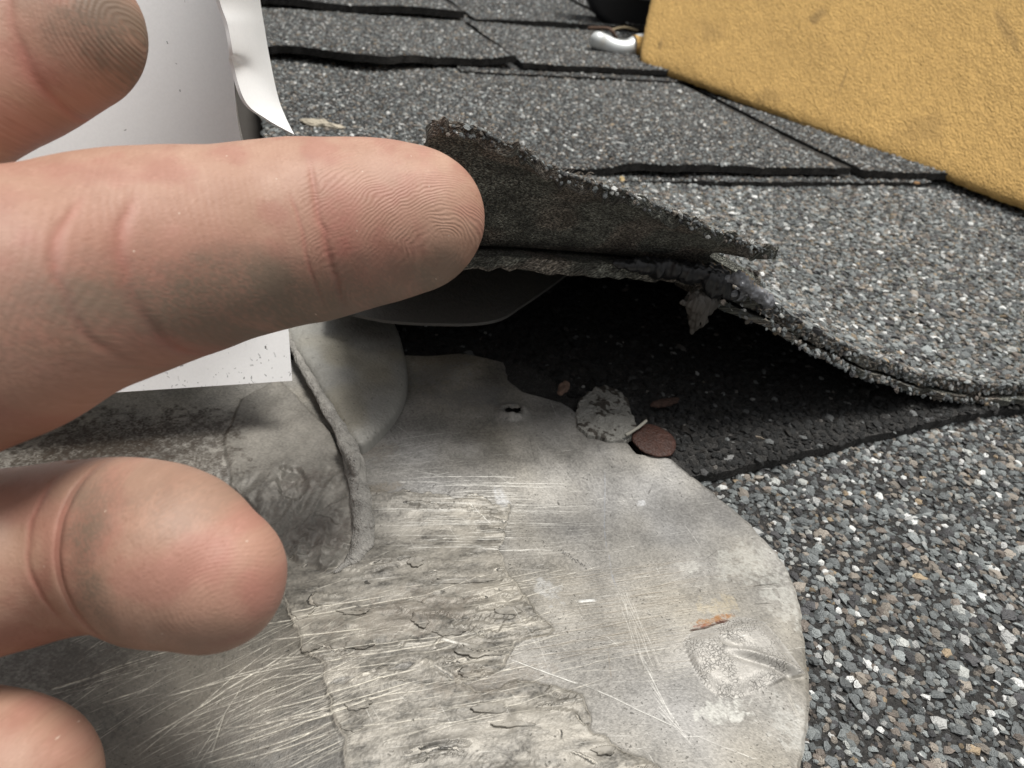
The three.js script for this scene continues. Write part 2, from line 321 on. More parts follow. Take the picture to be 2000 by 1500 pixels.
const lifted = thing('lifted_shingle', V(90, 5, -200), 'asphalt shingle bent up at its corner by the fingertip, dark underside showing', 'shingle');
{
  // lower layer
  const g = slab((u, v) => {
    const x = mix(17, 260, u), t = Math.pow(v, 1.5);
    const zf = (x < 84 ? -119.5 : mix(-119.5, -112, smooth(84, 95, x)) + 3 * smooth(140, 180, x)) + 0.35 * noise2(x / 1.7, 3, 71) + 0.4 * noise2(x / 6, 3, 72);
    const z = mix(zf, BACKZ, t); return [x, lowerY(x, z), z];
  }, 330, 90, (p, u, v) => [p[0], p[1] - 2.6 + (v < 0.02 ? 0.5 * noise2(p[0] / 2, 4, 73) : 0), p[2] + (v < 0.3 ? 0.4 * noise2(p[0] / 1.5, 6, 74) : 0)]);
  part('bottom_layer', g, underside, lifted);
  // upper layer: torn strip whose front edge is rolled up
  const g2 = slab((u, v) => {
    const t = v < 0.55 ? v / 0.55 * 0.13 : 0.13 + (v - 0.55) / 0.45 * 0.87;
    const z0 = mix(RIM, -238, t), xe = Math.min(260, upperEnd(z0)) + 0.6 * noise2(z0 / 0.8, 1, 81), x = mix(24.5 + 0.8 * noise2(z0 / 1.5, 3, 84), xe, u);
    const rag = (1.0 * noise2(x / 0.9, 5, 82) + 1.1 * noise2(x / 3.2, 5, 83) + 0.8 * noise2(x / 9, 5, 85)) * (1 - smooth(0, 0.03, t));
    const z = z0 + rag * 0.3; return [x, upperY(x, z) + rag * 0.8, z];
  }, 300, 110, (p, u, v) => { const dz = 1.2, s = (upperY(p[0], p[2] + dz) - upperY(p[0], p[2] - dz)) / (2 * dz), l = Math.hypot(1, s), T = 2.1; return [p[0], p[1] - T / l, p[2] + T * s / l]; }, (x, y, z) => [x, z + y]);
  const top = part('top_layer', g2, underside, lifted);
  const nrm = (f, x, z) => V(-(f(x + 0.6, z) - f(x - 0.6, z)) / 1.2, 1, -(f(x, z + 0.6) - f(x, z - 0.6)) / 1.2).normalize();
  granules(top, scatter(25, 260, -262, -121, 1.05, 701, (x, z) => (x > upperEnd(z) - 0.5 ? null : [upperY(x, z) + 0.1, nrm(upperY, x, z)])), 702);
  const r = rng(703), rim = []; // granules round the rolled-up strip and its torn edge
  for (let k = 0; k < 1700; k++) { const x = 25 + 65 * r(), z = -121 + 10 * r(); if (x < upperEnd(z) - 0.5) rim.push({ p: [x, upperY(x, z) + 0.15, z], n: nrm(upperY, x, z), s: 0.35 + 0.4 * r() }); }
  for (let k = 0; k < 110; k++) { const x = 25 + 66 * r(); rim.push({ p: [x, upperY(x, RIM) - 0.2 - 1.0 * r(), RIM + 0.3 + 0.9 * r()], n: V(r() - 0.5, 0.6, 0.8).normalize(), s: 0.15 + 0.3 * r() }); }
  granules(top, rim, 704);
  const low = lifted.children[0];
  const list = scatter(84, 260, -134, -108, 1.12, 705, (x, z) => { const zf = mix(-119.5, -112, smooth(84, 95, x)) + 3 * smooth(140, 180, x); return (z > zf + 0.4 || x < upperEnd(z)) ? null : [lowerY(x, z) + 0.1, nrm(lowerY, x, z)]; });
  for (let k = 0; k < 420; k++) { const x = 86 + 100 * r(), zf = mix(-119.5, -112, smooth(84, 95, x)) + 3 * smooth(140, 180, x), d = r(); list.push({ p: [x, lowerY(x, zf) - 2.4 * d, zf + 0.4 * r()], n: V(r() - 0.5, 0.5, 0.9).normalize(), s: 0.25 + 0.45 * r() }); }
  granules(low, list, 706);
  // ragged second ply along the torn right-hand edge
  const g3 = slab((u, v) => { const x = mix(84, 186, u), zf = mix(-118, -110.5, smooth(84, 95, x)) + 3 * smooth(140, 180, x) + 1.3 * noise2(x / 2.4, 9, 91) + 1.2 * noise2(x / 8, 9, 92), z = mix(zf, zf - 14, v); return [x, lowerY(x, z) - 3.3 - 0.9 * smooth(0, 1, noise2(x / 9, 2, 93)), z]; }, 200, 8, (p) => [p[0], p[1] - 1.6 - 0.5 * noise2(p[0] / 3, 2, 94), p[2]]);
  const ply = part('torn_ply', g3, underside, lifted);
  const pl = []; for (let k = 0; k < 300; k++) { const x = 86 + 98 * r(), zf = mix(-118, -110.5, smooth(84, 95, x)) + 3 * smooth(140, 180, x); pl.push({ p: [x, lowerY(x, zf) - 3.4 - 1.6 * r(), zf - 0.2 + 1.0 * r()], n: V(r() - 0.5, 0.6, 0.8).normalize(), s: 0.25 + 0.5 * r() }); }
  granules(ply, pl, 707);
  // fine torn fibres on the edge
  const fibre = std({ color: rgb(0.32, 0.28, 0.24), roughness: 0.8 }), fg = [];
  for (let k = 0; k < 220; k++) { const x = 25 + 65 * r(), a = V(x, upperY(x, RIM), RIM), b = a.clone().add(V((r() - 0.5) * 2, 0.4 + 1.2 * r(), r() * 0.8)), c = b.clone().add(V((r() - 0.5) * 1.4, (r() - 0.3) * 0.8, r() * 0.5)); fg.push(new THREE.TubeGeometry(new THREE.CatmullRomCurve3([a, b, c]), 4, 0.04, 3)); }
  for (let k = 0; k < 60; k++) { const x = 90 + 90 * r(), z = -110.5, a = V(x, lowerY(x, z) - 2 * r(), z), b = a.clone().add(V((r() - 0.5) * 2, (r() - 0.3) * 1.5, 0.3 + r())); fg.push(new THREE.TubeGeometry(new THREE.CatmullRomCurve3([a, a.clone().lerp(b, 0.5).add(V(0, 0.2, 0)), b]), 3, 0.045, 3)); }
  const fb = part('torn_fibres', mergeGeometries(fg), fibre, lifted); fb.userData.kind = 'stuff';

  // black roofing sealant squeezed out at the tear
  const tar = std({ color: rgb(0.01, 0.0105, 0.012), roughness: 0.42, clearcoat: 0.15, clearcoatRoughness: 0.15 });
  const tarGrey = std({ color: rgb(0.17, 0.175, 0.19), roughness: 0.18, clearcoat: 0.5, clearcoatRoughness: 0.2 });
  const S = (px, py, z) => { const d = rayOf(px, py); return d.multiplyScalar(z / d.z).add(V(0, CAM_H, 0)); };
  const a1 = S(1445, 545, -112), a2 = S(1500, 590, -112), a3 = S(1430, 575, -114), a4 = S(1400, 545, -115), a5 = S(1385, 590, -116), a6 = S(1470, 570, -116), hole = S(1462, 562, -108.6);
  part('sealant_glob', nets((x, y, z) => {
    let d = capsule(x, y, z, a1, a2, 1.5, 1.2); d = smin(d, capsule(x, y, z, a6, a3, 1.3, 1.3), 1.2); d = smin(d, capsule(x, y, z, a1, a4, 0.7, 1.0), 0.8);
    const h = Math.hypot((x - hole.x) / 1.1, (y - hole.y) / 0.8, (z - hole.z) / 1.6) - 1.0; d = -smin(-d, h, 0.6);
    return d + 0.5 * noise3(x / 1.4, y / 1.4, z / 1.4, 4) + 0.22 * noise3(x / 0.5, y / 0.5, z / 0.5, 6);
  }, [78, 22, -124], [104, 44, -104], 0.28), tarGrey, lifted, 'glossy grey bead of sealant squeezed out at the tear');
  part('sealant_smear', nets((x, y, z) => {
    let d = capsule(x, y, z, a4, a5, 2.2, 1.4); d = smin(d, capsule(x, y, z, a4, a3, 1.6, 1.4), 1.5);
    d = smin(d, capsule(x, y, z, S(1380, 530, -117), S(1200, 514, -119), 1.7, 0.9), 2); d = smin(d, capsule(x, y, z, S(1260, 522, -120), S(1340, 533, -119), 1.6, 1.8), 2);
    return d + 0.6 * noise3(x / 1.3, y / 4, z / 1.3, 8) + 0.3 * noise3(x / 0.5, y / 2.4, z / 0.5, 9);
  }, [40, 18, -134], [100, 56, -106], 0.45), tar, lifted, 'black sticky sealant smeared under the lifted edge');
  const d1 = S(1362, 590, -116), d2 = S(1362, 622, -116), d3 = S(1352, 648, -116), d4 = S(1330, 594, -116);
  part('sealant_drip', nets((x, y, z) => {
    let d = capsule(x, y, z, d1, d2, 2.3, 1.7); d = smin(d, capsule(x, y, z, d2, d3, 1.6, 0.35), 0.8); d = smin(d, capsule(x, y, z, d1, d4, 1.2, 0.4), 0.8); d = smin(d, capsule(x, y, z, d1, a5, 1.6, 2.0), 1.5);
    return d + 0.5 * noise3(x / 0.5, y / 4, z / 0.5, 12) + 0.25 * noise3(x / 1.2, y / 1.2, z / 1.2, 13);
  }, [64, 18, -124], [92, 42, -108], 0.32), std({ color: rgb(0.075, 0.068, 0.06), roughness: 0.5 }), lifted, 'stringy grey drip of sealant hanging below the edge');
  const e1 = S(1365, 452, -116), e2 = S(1425, 470, -117);
  part('sealant_glob', nets((x, y, z) => capsule(x, y, z, e1, e2, 1.4, 1.4) + 0.3 * noise3(x, y, z, 3), [66, 40, -122], [92, 58, -110], 0.45), tarGrey, lifted);
}

// ---------------------------------------------------------------- grey metal flashing: sheet with real dents, coating and flakes
const TX0 = -64, TX1 = 90, TZ0 = -158, TZ1 = -14, TW = 2048, TH = 1916;
const coatA = [[715, 955], [860, 962], [1000, 985], [965, 1075], [1000, 1140], [1075, 1235], [1010, 1260], [1000, 1290], [900, 1345], [830, 1290], [640, 1335], [548, 1180], [530, 1060], [640, 1000]].map(([a, b]) => P2(a, b));
const coatB = [[830, 1295], [930, 1345], [1010, 1330], [1135, 1362], [1160, 1425], [1285, 1500], [1340, 1600], [700, 1600], [655, 1420], [642, 1340]].map(([a, b]) => P2(a, b));
const coatC = [[440, 862], [470, 780], [545, 745], [640, 840], [690, 920], [712, 1060], [640, 1120], [560, 1090], [500, 1000], [452, 950]].map(([a, b]) => P2(a, b));
const bare = [[-250, 1120], [300, 1150], [545, 1165], [600, 1270], [640, 1335], [655, 1420], [700, 1600], [700, 1900], [-250, 1900]].map(([a, b]) => P2(a, b));
const dentPoly = [[1329, 1262], [1345, 1238], [1400, 1224], [1440, 1206], [1490, 1212], [1525, 1250], [1552, 1288], [1576, 1318], [1535, 1324], [1500, 1342], [1450, 1363], [1405, 1364], [1368, 1335], [1338, 1300]].map(([a, b]) => P2(a, b)), DC = P(1438, 1276), DL = P(1532, 1334), DE = P(1574, 1318);
const smoothLens = [[1000, 1390], [1085, 1390], [1130, 1440], [1110, 1490], [1050, 1490], [1000, 1440]].map(([a, b]) => P2(a, b));
const HOLE = P(1000, 802), DX = (() => { const a = P(800, 1100), b = P(1100, 1090); return b.sub(a).setY(0).normalize(); })();
const along = (x, z) => [x * DX.x + z * DX.z, -x * DX.z + z * DX.x];
const boxOf = (p) => [Math.min(...p.map((q) => q[0])) - 3, Math.max(...p.map((q) => q[0])) + 3, Math.min(...p.map((q) => q[1])) - 3, Math.max(...p.map((q) => q[1])) + 3];
const coatBox = [coatA, coatB, coatC].map(boxOf), inBox = (b, x, z) => x > b[0] && x < b[1] && z > b[2] && z < b[3], NONE = [0, 0, 0, 9, 9, 9];
function coats(x, z) { // coating masks 0..1 with uneven outlines
  const i0 = inBox(coatBox[0], x, z), i1 = inBox(coatBox[1], x, z), i2 = inBox(coatBox[2], x, z); if (!i0 && !i1 && !i2) return NONE;
  const w = 1.4 * fbm(x / 3, z / 3, 4, 5) + 1.2 * fbm(x / 11, z / 11, 2, 6);
  const a = i0 ? polySD(coatA, x, z) + w : 9, b = i1 ? polySD(coatB, x, z) + w * 0.8 : 9, c = i2 ? polySD(coatC, x, z) + w * 0.35 : 9;
  return [smooth(0.12, -0.12, a), smooth(0.15, -0.15, b), smooth(0.35, -0.35, c), a, b, c];
}
function flaky(x, z) { // peeling layers of old coating: each rises gently and breaks off at a scarp
  const [u, v] = along(x, z), wu = u + 3.0 * fbm(u / 9, v / 6, 3, 41), wv = v + 1.1 * fbm(u / 4, v / 2.2, 4, 42);
  const f = fbm(wu / 17, wv / 3.1, 3, 43) * 3.1 + wv * 0.11, k = Math.floor(f), e = f - k, open = smooth(-0.12, 0.2, fbm(u / 8 + 7, v / 5, 3, 44));
  return [e * open, e, k, open];
}
const outline = [[780, 690], [900, 690], [985, 706], [992, 738], [1020, 762], [1100, 785], [1160, 830], [1225, 862], [1245, 884], [1310, 893], [1395, 960], [1460, 1018], [1520, 1080], [1548, 1130], [1562, 1180], [1575, 1260], [1581, 1330], [1580, 1420], [1566, 1500], [1540, 1580]].map(([a, b]) => P2(a, b));
const ztop = outline[0][1];
const xRight = (z) => { for (let i = 1; i < outline.length; i++) if (z <= outline[i][1] || i === outline.length - 1) { const [a, b] = outline[i - 1], [c, d] = outline[i]; return mix(a, c, clamp((z - b) / (d - b || 1))) + 0.25 * noise2(z / 1.5, 2, 7); } };
for (let i = 1; i < outline.length; i++) if (outline[i][1] <= outline[i - 1][1]) outline[i][1] = outline[i - 1][1] + 0.4;
const PIT = P(577, 945), ridgeA = P(700, 700), ridgeB = P(950, 830), rC = P(870, 760);
function sheetY(x, z) {
  let y = hf(z) + 0.55 * fbm(x / 32, z / 32, 3, 51) + 0.12 * fbm(x / 6, z / 6, 2, 52);
  const [a, b, c] = coats(x, z);
  if (a > 0) { const [k] = flaky(x, z); y += a * (0.32 + 0.42 * k + 0.13 * fbm(x / 5, z / 2, 3, 53)); }
  if (b > 0) { const [k] = flaky(x * 0.8 + 40, z * 0.8), s = smooth(0.8, -0.8, polySD(smoothLens, x, z)); y += b * (0.4 + mix(0.45 * k + 0.16 * fbm(x / 5, z / 2.6, 3, 54), 0.35, s)); }
  if (c > 0) {
    const low = smooth(-114, -100, z), ridge = 1 - Math.abs(fbm(x / 4.2 + 0.12 * z, z / 9, 3, 56)) * 3.2, q = (x - PIT.x) / 2.6, w = (z - PIT.z) / 4.2, pd = Math.hypot(q, w) + 0.7 * fbm(x / 2.2, z / 2.2, 3, 58);
    y += c * (0.6 + 0.55 * fbm(x / 9, z / 9, 3, 55) + low * 0.55 * Math.max(-0.5, ridge) + 0.25 * low * fbm(x / 1.3, z / 1.6, 3, 59) - 0.7 * smooth(1.1, 0.7, pd));
  }
  const hd = Math.hypot((x - HOLE.x) / 2.1, (z - HOLE.z) / 1.7), lip = Math.exp(-Math.pow((hd - 1.2) / 0.5, 2));
  y += 1.3 * lip * (0.4 + 0.8 * Math.max(0, noise2(Math.atan2(z - HOLE.z, x - HOLE.x) * 1.6, 1, 8)));
  const cx = (x - rC.x), cz = (z - rC.z); y += 1.3 * Math.exp(-Math.pow((cx * 0.75 + cz * 0.66) / 6, 2) - Math.pow((cx * 0.66 - cz * 0.75) / 14, 2)) - 0.9 * Math.exp(-Math.pow((cx * 0.75 + cz * 0.66 + 9) / 5, 2) - Math.pow((cx * 0.66 - cz * 0.75) / 12, 2));
  if (x > 58 && z > -70 && z < -46) { // raised dent with a crease running to the edge
    const sd = polySD(dentPoly, x, z), dx = x - DC.x, dz = z - DC.z, ex = DE.x - DC.x, ez = DE.z - DC.z, el = Math.hypot(ex, ez), al = (dx * ex + dz * ez) / el, ac = (-dx * ez + dz * ex) / el;
    y += 0.85 * smooth(0, 2.6, -sd) + 0.55 * smooth(-0.12, 0.12, -sd) * Math.exp(-((x - DL.x) ** 2 + (z - DL.z) ** 2) / 9) - 1.0 * Math.exp(-Math.pow((ac + 1.4) / 1.0, 2) - Math.pow((al + 0.5) / 2.6, 2)) + 0.75 * Math.exp(-Math.pow(ac / 0.45, 2)) * smooth(-2, 2, al) * smooth(el + 0.5, el - 2, al) - 0.6 * Math.exp(-Math.pow((ac - 1.2) / 0.6, 2)) * smooth(-3, 1, al) * smooth(el, el - 3, al);
  }
  y -= 0.25 * smooth(0.7, 0, xRight(z) - x);
  return y;
}
const paint = { r: new Float32Array(TW * TH), g: new Float32Array(TW * TH), b: new Float32Array(TW * TH), h: new Float32Array(TW * TH) };
const tx = (x) => (x - TX0) / (TX1 - TX0) * TW, tz = (z) => (z - TZ0) / (TZ1 - TZ0) * TH;
for (let j = 0; j < TH; j++) for (let i = 0; i < TW; i++) {
  const x = TX0 + (i + 0.5) / TW * (TX1 - TX0), z = TZ0 + (j + 0.5) / TH * (TZ1 - TZ0), k = j * TW + i;
  const big = fbm(x / 26, z / 26, 3, 61), med = fbm(x / 5, z / 5, 3, 62), fine = noise2(x / 0.32, z / 0.32, 63), grain = noise2(x / 0.13, z / 0.13, 64);
  let v = 0.235 + 0.08 * big + 0.11 * med + 0.05 * fine + 0.035 * grain, warm = 0.5 + 0.9 * fbm(x / 18 + 4, z / 18, 3, 65);
  let h = 0.5 + 0.035 * fine + 0.04 * grain;
  if (x < 16) { const m = smooth(0.3, -0.3, polySD(bare, x, z) + 1.0 * fbm(x / 3, z / 3, 3, 75)); v *= 1 - 0.45 * m; warm += 0.15 * m; }
  { const m = smooth(0.0, 0.4, fbm(x / 9 + 2, z / 7, 4, 76)); v *= 1 - 0.14 * m; }
  const stain = smooth(0.1, 0.42, fbm(x / 12 + 3, z / 9, 4, 66)); v *= 1 - 0.17 * stain;
  if (noise2(x / 0.28, z / 0.28, 67) > 0.86 && med > -0.1) { v *= 0.35; h -= 0.15; }              // pits
  if (z > -100 || x < 76) { const c = coats(x, z), cm = Math.max(c[0], c[1]);
    if (cm > 0.01) {
      const [kk, e, lev, open] = c[0] > c[1] ? flaky(x, z) : flaky(x * 0.8 + 40, z * 0.8), tone = h3(lev, 3, 9);
      let q = mix(0.08, 0.27, clamp(tone * 0.35 + 0.65 * (0.5 + 1.1 * fbm(x / 3.6, z / 1.2, 5, 68)))) + 0.05 * fine;
      if (c[1] > c[0]) q *= 1.2;
      const white = smooth(0.0, 0.34, fbm(x / 5, z / 2.6, 4, 69)); q = mix(q, 0.36, 0.5 * white);
      if (e > 0.92 || e < 0.06) { const w = smooth(0.1, 0.6, open) * smooth(-0.35, 0.1, noise2(x / 2.4, z / 1.7, 74)); q = mix(q, e < 0.06 ? 0.03 : 0.46, w * 0.85); h -= 0.3 * w; }
      v = mix(v, q, cm); warm = mix(warm, 0.85, cm * 0.7); h += cm * 0.1 * fbm(x / 0.9, z / 0.5, 3, 70);
      const rimD = Math.min(Math.abs(c[3]), Math.abs(c[4])); if (rimD < 0.22 && cm > 0.5) v = mix(v, 0.5, 0.4);
    }
    if (c[2] > 0.01) { let q = 0.19 + 0.08 * fbm(x / 5, z / 5, 3, 71) + 0.035 * fine; v = mix(v, q, c[2]); warm = mix(warm, 0.62, c[2]); h = mix(h, 0.5 + 0.05 * fine, c[2]);  }
  }
  if (x > 58 && z > -70 && z < -46) { // pale crackled skin on the dent
    const sd = polySD(dentPoly, x, z) + 0.35 * fbm(x / 1.2, z / 1.2, 3, 201), m = smooth(0.12, -0.12, sd);
    if (m > 0) {
      const cs = 0.55, gx = x / cs + 0.5 * noise2(x / 0.6, z / 0.6, 202), gz = z / cs + 0.5 * noise2(x / 0.6, z / 0.6, 203), xi = Math.floor(gx), zi = Math.floor(gz); let d1 = 9, d2 = 9;
      for (let b = -1; b < 2; b++) for (let a = -1; a < 2; a++) { const d = Math.hypot(xi + a + h3(xi + a, zi + b, 5) - gx, zi + b + h3(xi + a, zi + b, 6) - gz); if (d < d1) { d2 = d1; d1 = d; } else if (d < d2) d2 = d; }
      const crack = smooth(0.16, 0.04, d2 - d1) * smooth(-0.3, 0.2, fbm(x / 2.5, z / 2.5, 3, 204)); v = mix(v, mix(0.35 + 0.09 * med + 0.04 * fine, 0.09, crack * 0.65), m); warm = mix(warm, 0.35, m); h -= 0.3 * crack * m;
    }
  }
  paint.r[k] = v * (1.0 + 0.075 * warm); paint.g[k] = v * 0.985; paint.b[k] = v * (0.96 - 0.15 * warm); paint.h[k] = h;
}
function stroke(p, q, width, c, strength, dh = 0, wob = 0, seed = 1) { // line on the sheet, mm
  const L = Math.hypot(q[0] - p[0], q[1] - p[1]), n = Math.ceil(L / 0.05), px = TW / (TX1 - TX0), r = width * px * 0.62 + 0.6;
  const nx = -(q[1] - p[1]) / (L || 1), nz = (q[0] - p[0]) / (L || 1);
  for (let s = 0; s <= n; s++) {
    const t = s / n, o = wob * noise2(t * L / 5, seed, 77) , X = tx(mix(p[0], q[0], t) + nx * o), Z = tz(mix(p[1], q[1], t) + nz * o);
    const fade = Math.min(1, 6 * t, 6 * (1 - t)) * (0.55 + 0.45 * noise2(t * L / 0.9, seed, 78));
    for (let b = Math.floor(Z - r); b <= Z + r; b++) for (let a = Math.floor(X - r); a <= X + r; a++) {
      if (a < 0 || b < 0 || a >= TW || b >= TH) continue;
      const w = clamp(r - Math.hypot(a + 0.5 - X, b + 0.5 - Z)) * strength * fade * 0.45; if (w <= 0) continue;
      const k = b * TW + a; paint.r[k] = mix(paint.r[k], c[0], w); paint.g[k] = mix(paint.g[k], c[1], w); paint.b[k] = mix(paint.b[k], c[2], w); paint.h[k] += dh * w;
    }
  }
}
function blot(px, py, rx, ry, c, amt, rough = 0.6, seed = 1) { // stain, in places painted shade, with a ragged outline
  const o = P2(px, py), X0 = Math.floor(tx(o[0] - rx * 1.6)), X1 = Math.ceil(tx(o[0] + rx * 1.6)), Z0 = Math.floor(tz(o[1] - ry * 1.6)), Z1 = Math.ceil(tz(o[1] + ry * 1.6));
  for (let b = Math.max(0, Z0); b < Math.min(TH, Z1); b++) for (let a = Math.max(0, X0); a < Math.min(TW, X1); a++) {
    const x = TX0 + a / TW * (TX1 - TX0), z = TZ0 + b / TH * (TZ1 - TZ0), d = Math.hypot((x - o[0]) / rx, (z - o[1]) / ry) + rough * fbm(x / 1.1, z / 1.1, 4, seed), w = smooth(1, 0.5, d) * amt * clamp(0.72 + 0.5 * noise2(x / 0.3, z / 0.3, seed + 3) + 0.35 * fbm(x / 0.9, z / 0.9, 2, seed + 9)); if (w <= 0) continue;
    const k = b * TW + a; paint.r[k] = mix(paint.r[k], c[0], w); paint.g[k] = mix(paint.g[k], c[1], w); paint.b[k] = mix(paint.b[k], c[2], w);
  }
}
{
  const r = rng(900), pale = [0.74, 0.7, 0.6], dark = [0.09, 0.085, 0.075], bright = [0.8, 0.79, 0.74];
  const S = (a, b, w, c, k, dh, wob, s) => stroke(P2(...a), P2(...b), w, c, k, dh, wob, s);
  // long pale scratches fanning across the lower left
  const fan = [[250, 1470, 560, 1275], [255, 1490, 540, 1255], [265, 1500, 470, 1400], [245, 1445, 690, 1295], [250, 1500, 560, 1330], [330, 1500, 660, 1370], [310, 1440, 640, 1395], [370, 1500, 480, 1330], [400, 1495, 640, 1420], [410, 1480, 440, 1390], [480, 1485, 650, 1430], [420, 1420, 720, 1275], [300, 1370, 610, 1275], [320, 1360, 600, 1290], [90, 1350, 350, 1265], [80, 1355, 330, 1275], [90, 1360, 340, 1290], [200, 1375, 290, 1345], [500, 1220, 830, 1165], [510, 1290, 880, 1245], [540, 1310, 890, 1255], [490, 1330, 800, 1295], [430, 1440, 830, 1330], [470, 1400, 820, 1310], [440, 1460, 800, 1345], [520, 1470, 660, 1405], [560, 1500, 680, 1440], [360, 1400, 560, 1310], [530, 1250, 720, 1230], [560, 1200, 760, 1165]];
  fan.forEach(([a, b, c, d], k) => { S([a, b], [c, d], 0.08 + 0.12 * r(), pale, 0.7 + 0.3 * r(), -0.3, 0.14, k); if (r() > 0.4) S([a + 8, b + 5], [c + 8 + 20 * r(), d + 9], 0.07, pale, 0.5, -0.2, 0.2, k + 50); });
  for (let k = 0; k < 46; k++) { const x = 300 + 330 * r(), y = 1330 + 190 * r(), l = 60 + 230 * r(), s = -0.32 - 0.25 * r(); S([x, y], [x + l, y + l * s], 0.04 + 0.06 * r(), pale, 0.3 + 0.4 * r(), -0.15, 0.2, k + 100); }
  for (let k = 0; k < 70; k++) { const x = 560 + 420 * r(), y = 1130 + 330 * r(), l = 60 + 190 * r(); S([x, y], [x + l, y - l * (0.1 + 0.25 * r())], 0.07, pale, 0.7, -0.2, 0.3, k + 150); }
  // fine level scratches above the coating and right of the flap
  for (let k = 0; k < 60; k++) { const x = 720 + 230 * r(), y = 930 + 150 * r(), l = 40 + 180 * r(); S([x, y], [x + l, y + l * (0.04 * r() - 0.02)], 0.05 + 0.05 * r(), bright, 0.75, -0.15, 0.15, k + 200); }
  for (let k = 0; k < 34; k++) { const x = 715 + 120 * r(), y = 872 + 70 * r(), l = 30 + 90 * r(); S([x, y], [x + l, y - l * (0.45 - 0.8 * r())], 0.05, bright, 0.55, -0.1, 0.2, k + 260); }
  for (let k = 0; k < 26; k++) { const x = 960 + 100 * r(), y = 980 + 160 * r(), l = 60 + 120 * r(); S([x, y], [x + l, y - l * (0.12 * r())], 0.05, bright, 0.6, -0.1, 0.2, k + 300); }
  // brown drawn grain on the right
  for (let k = 0; k < 95; k++) { const x = 990 + 300 * r(), y = 1110 + 190 * r(), l = 60 + 240 * r(); S([x, y], [x + l, y - l * (0.1 + 0.1 * r())], 0.06 + 0.05 * r(), [0.2, 0.165, 0.12], 0.45, -0.15, 0.25, k + 340); }
  for (let k = 0; k < 60; k++) { const x = 1000 + 420 * r(), y = 1180 + 160 * r(), l = 40 + 180 * r(); S([x, y], [x + l, y - l * (0.1 + 0.1 * r())], 0.05, [0.66, 0.62, 0.52], 0.4, -0.1, 0.25, k + 440); }
  // everywhere: hair-fine wear, pale and dark, drawn along the plate
  for (let k = 0; k < 620; k++) { const x = 640 + 930 * r(), y = 760 + 740 * r(), l = 15 + 110 * r() * r(), a = (r() < 0.75 ? -0.12 + 0.2 * (r() - 0.5) : 0.9 + 0.7 * (r() - 0.5)); S([x, y], [x + l * Math.cos(a), y + l * Math.sin(a)], 0.03 + 0.05 * r(), r() < 0.55 ? bright : dark, 0.35 + 0.3 * r(), -0.12, 0.15, 1000 + k); }
  for (let k = 0; k < 160; k++) { const x = 60 + 560 * r(), y = 1250 + 260 * r(), l = 30 + 160 * r(), a = -0.35 - 0.3 * r(); S([x, y], [x + l * Math.cos(a), y + l * Math.sin(a)], 0.04 + 0.04 * r(), pale, 0.3 + 0.4 * r(), -0.12, 0.2, 1700 + k); }
  // single long ones
  S([1000, 1290], [1130, 1335], 0.2, bright, 0.95, -0.3, 0.1, 1); S([1130, 1335], [1330, 1425], 0.14, bright, 0.8, -0.3, 0.2, 2); S([1330, 1425], [1480, 1485], 0.1, bright, 0.5, -0.2, 0.2, 3);
  S([1180, 910], [1184, 1080], 0.22, [0.24, 0.25, 0.27], 0.5, -0.1, 0.3, 4); S([1186, 1080], [1205, 1150], 0.22, [0.26, 0.27, 0.29], 0.5, -0.1, 0.3, 5);
  for (let k = 0; k < 7; k++) S([1200 + 3 * k, 1140], [1245 + 8 * k + 12 * r(), 1290 + 30 * r()], 0.12, [0.62, 0.6, 0.55], 0.5, -0.15, 0.3, 20 + k);
  for (let k = 0; k < 9; k++) S([1248 + 4 * k, 1270 + 14 * k], [1300 + 8 * k, 1390 + 10 * k], 0.08, bright, 0.55, -0.15, 0.2, 30 + k);
  S([1130, 1175], [1164, 1173], 0.5, [0.6, 0.6, 0.58], 0.8, 0.2, 0.1, 40); S([860, 1252], [920, 1268], 0.4, [0.62, 0.6, 0.55], 0.8, 0.15, 0.1, 41);
  S([913, 983], [962, 1030], 0.1, bright, 0.8, -0.1, 0.1, 42); S([900, 1010], [935, 1050], 0.09, bright, 0.7, -0.1, 0.1, 43);
  S([1470, 1145], [1520, 1138], 0.16, dark, 0.95, -0.4, 0.15, 44); S([1470, 1181], [1514, 1178], 0.13, dark, 0.9, -0.4, 0.15, 45);
  S([1372, 1098], [1400, 1072], 0.1, dark, 0.6, -0.2, 0.2, 46); S([1265, 963], [1278, 940], 0.12, dark, 0.8, -0.2, 0.2, 47); S([1232, 958], [1240, 978], 0.1, dark, 0.6, -0.2, 0.1, 48);
  S([1032, 850], [1044, 905], 0.12, dark, 0.6, -0.2, 0.4, 49); S([954, 880], [956, 965], 0.09, dark, 0.4, -0.2, 0.2, 50); S([1073, 940], [1062, 955], 0.08, dark, 0.5, -0.1, 0.2, 51);
  S([1185, 1270], [1195, 1330], 0.09, [0.25, 0.2, 0.15], 0.6, -0.2, 0.3, 52);
  for (let k = 0; k < 34; k++) { const t = r(), x = mix(1540, 1572, t) - 10 * r(), y = 1090 + 400 * t; S([x, y], [x - 20 - 40 * r(), y - 20 - 40 * r()], 0.05, [0.7, 0.67, 0.58], 0.5, -0.1, 0.1, 500 + k); }
  for (let k = 0; k < 46; k++) { const x = 1400 + 170 * r(), y = 1040 + 340 * r(); S([x, y], [x + 6 * r(), y + 8 * r()], 0.12, dark, 0.7, -0.2, 0.1, 560 + k); }
  for (let k = 0; k < 240; k++) { const x = 700 + 880 * r(), y = 720 + 780 * r(), l = 2 + 7 * r(), a = r() * 6.28; S([x, y], [x + l * Math.cos(a), y + l * Math.sin(a)], 0.06 + 0.14 * r(), dark, 0.65, -0.25, 0, 620 + k); }
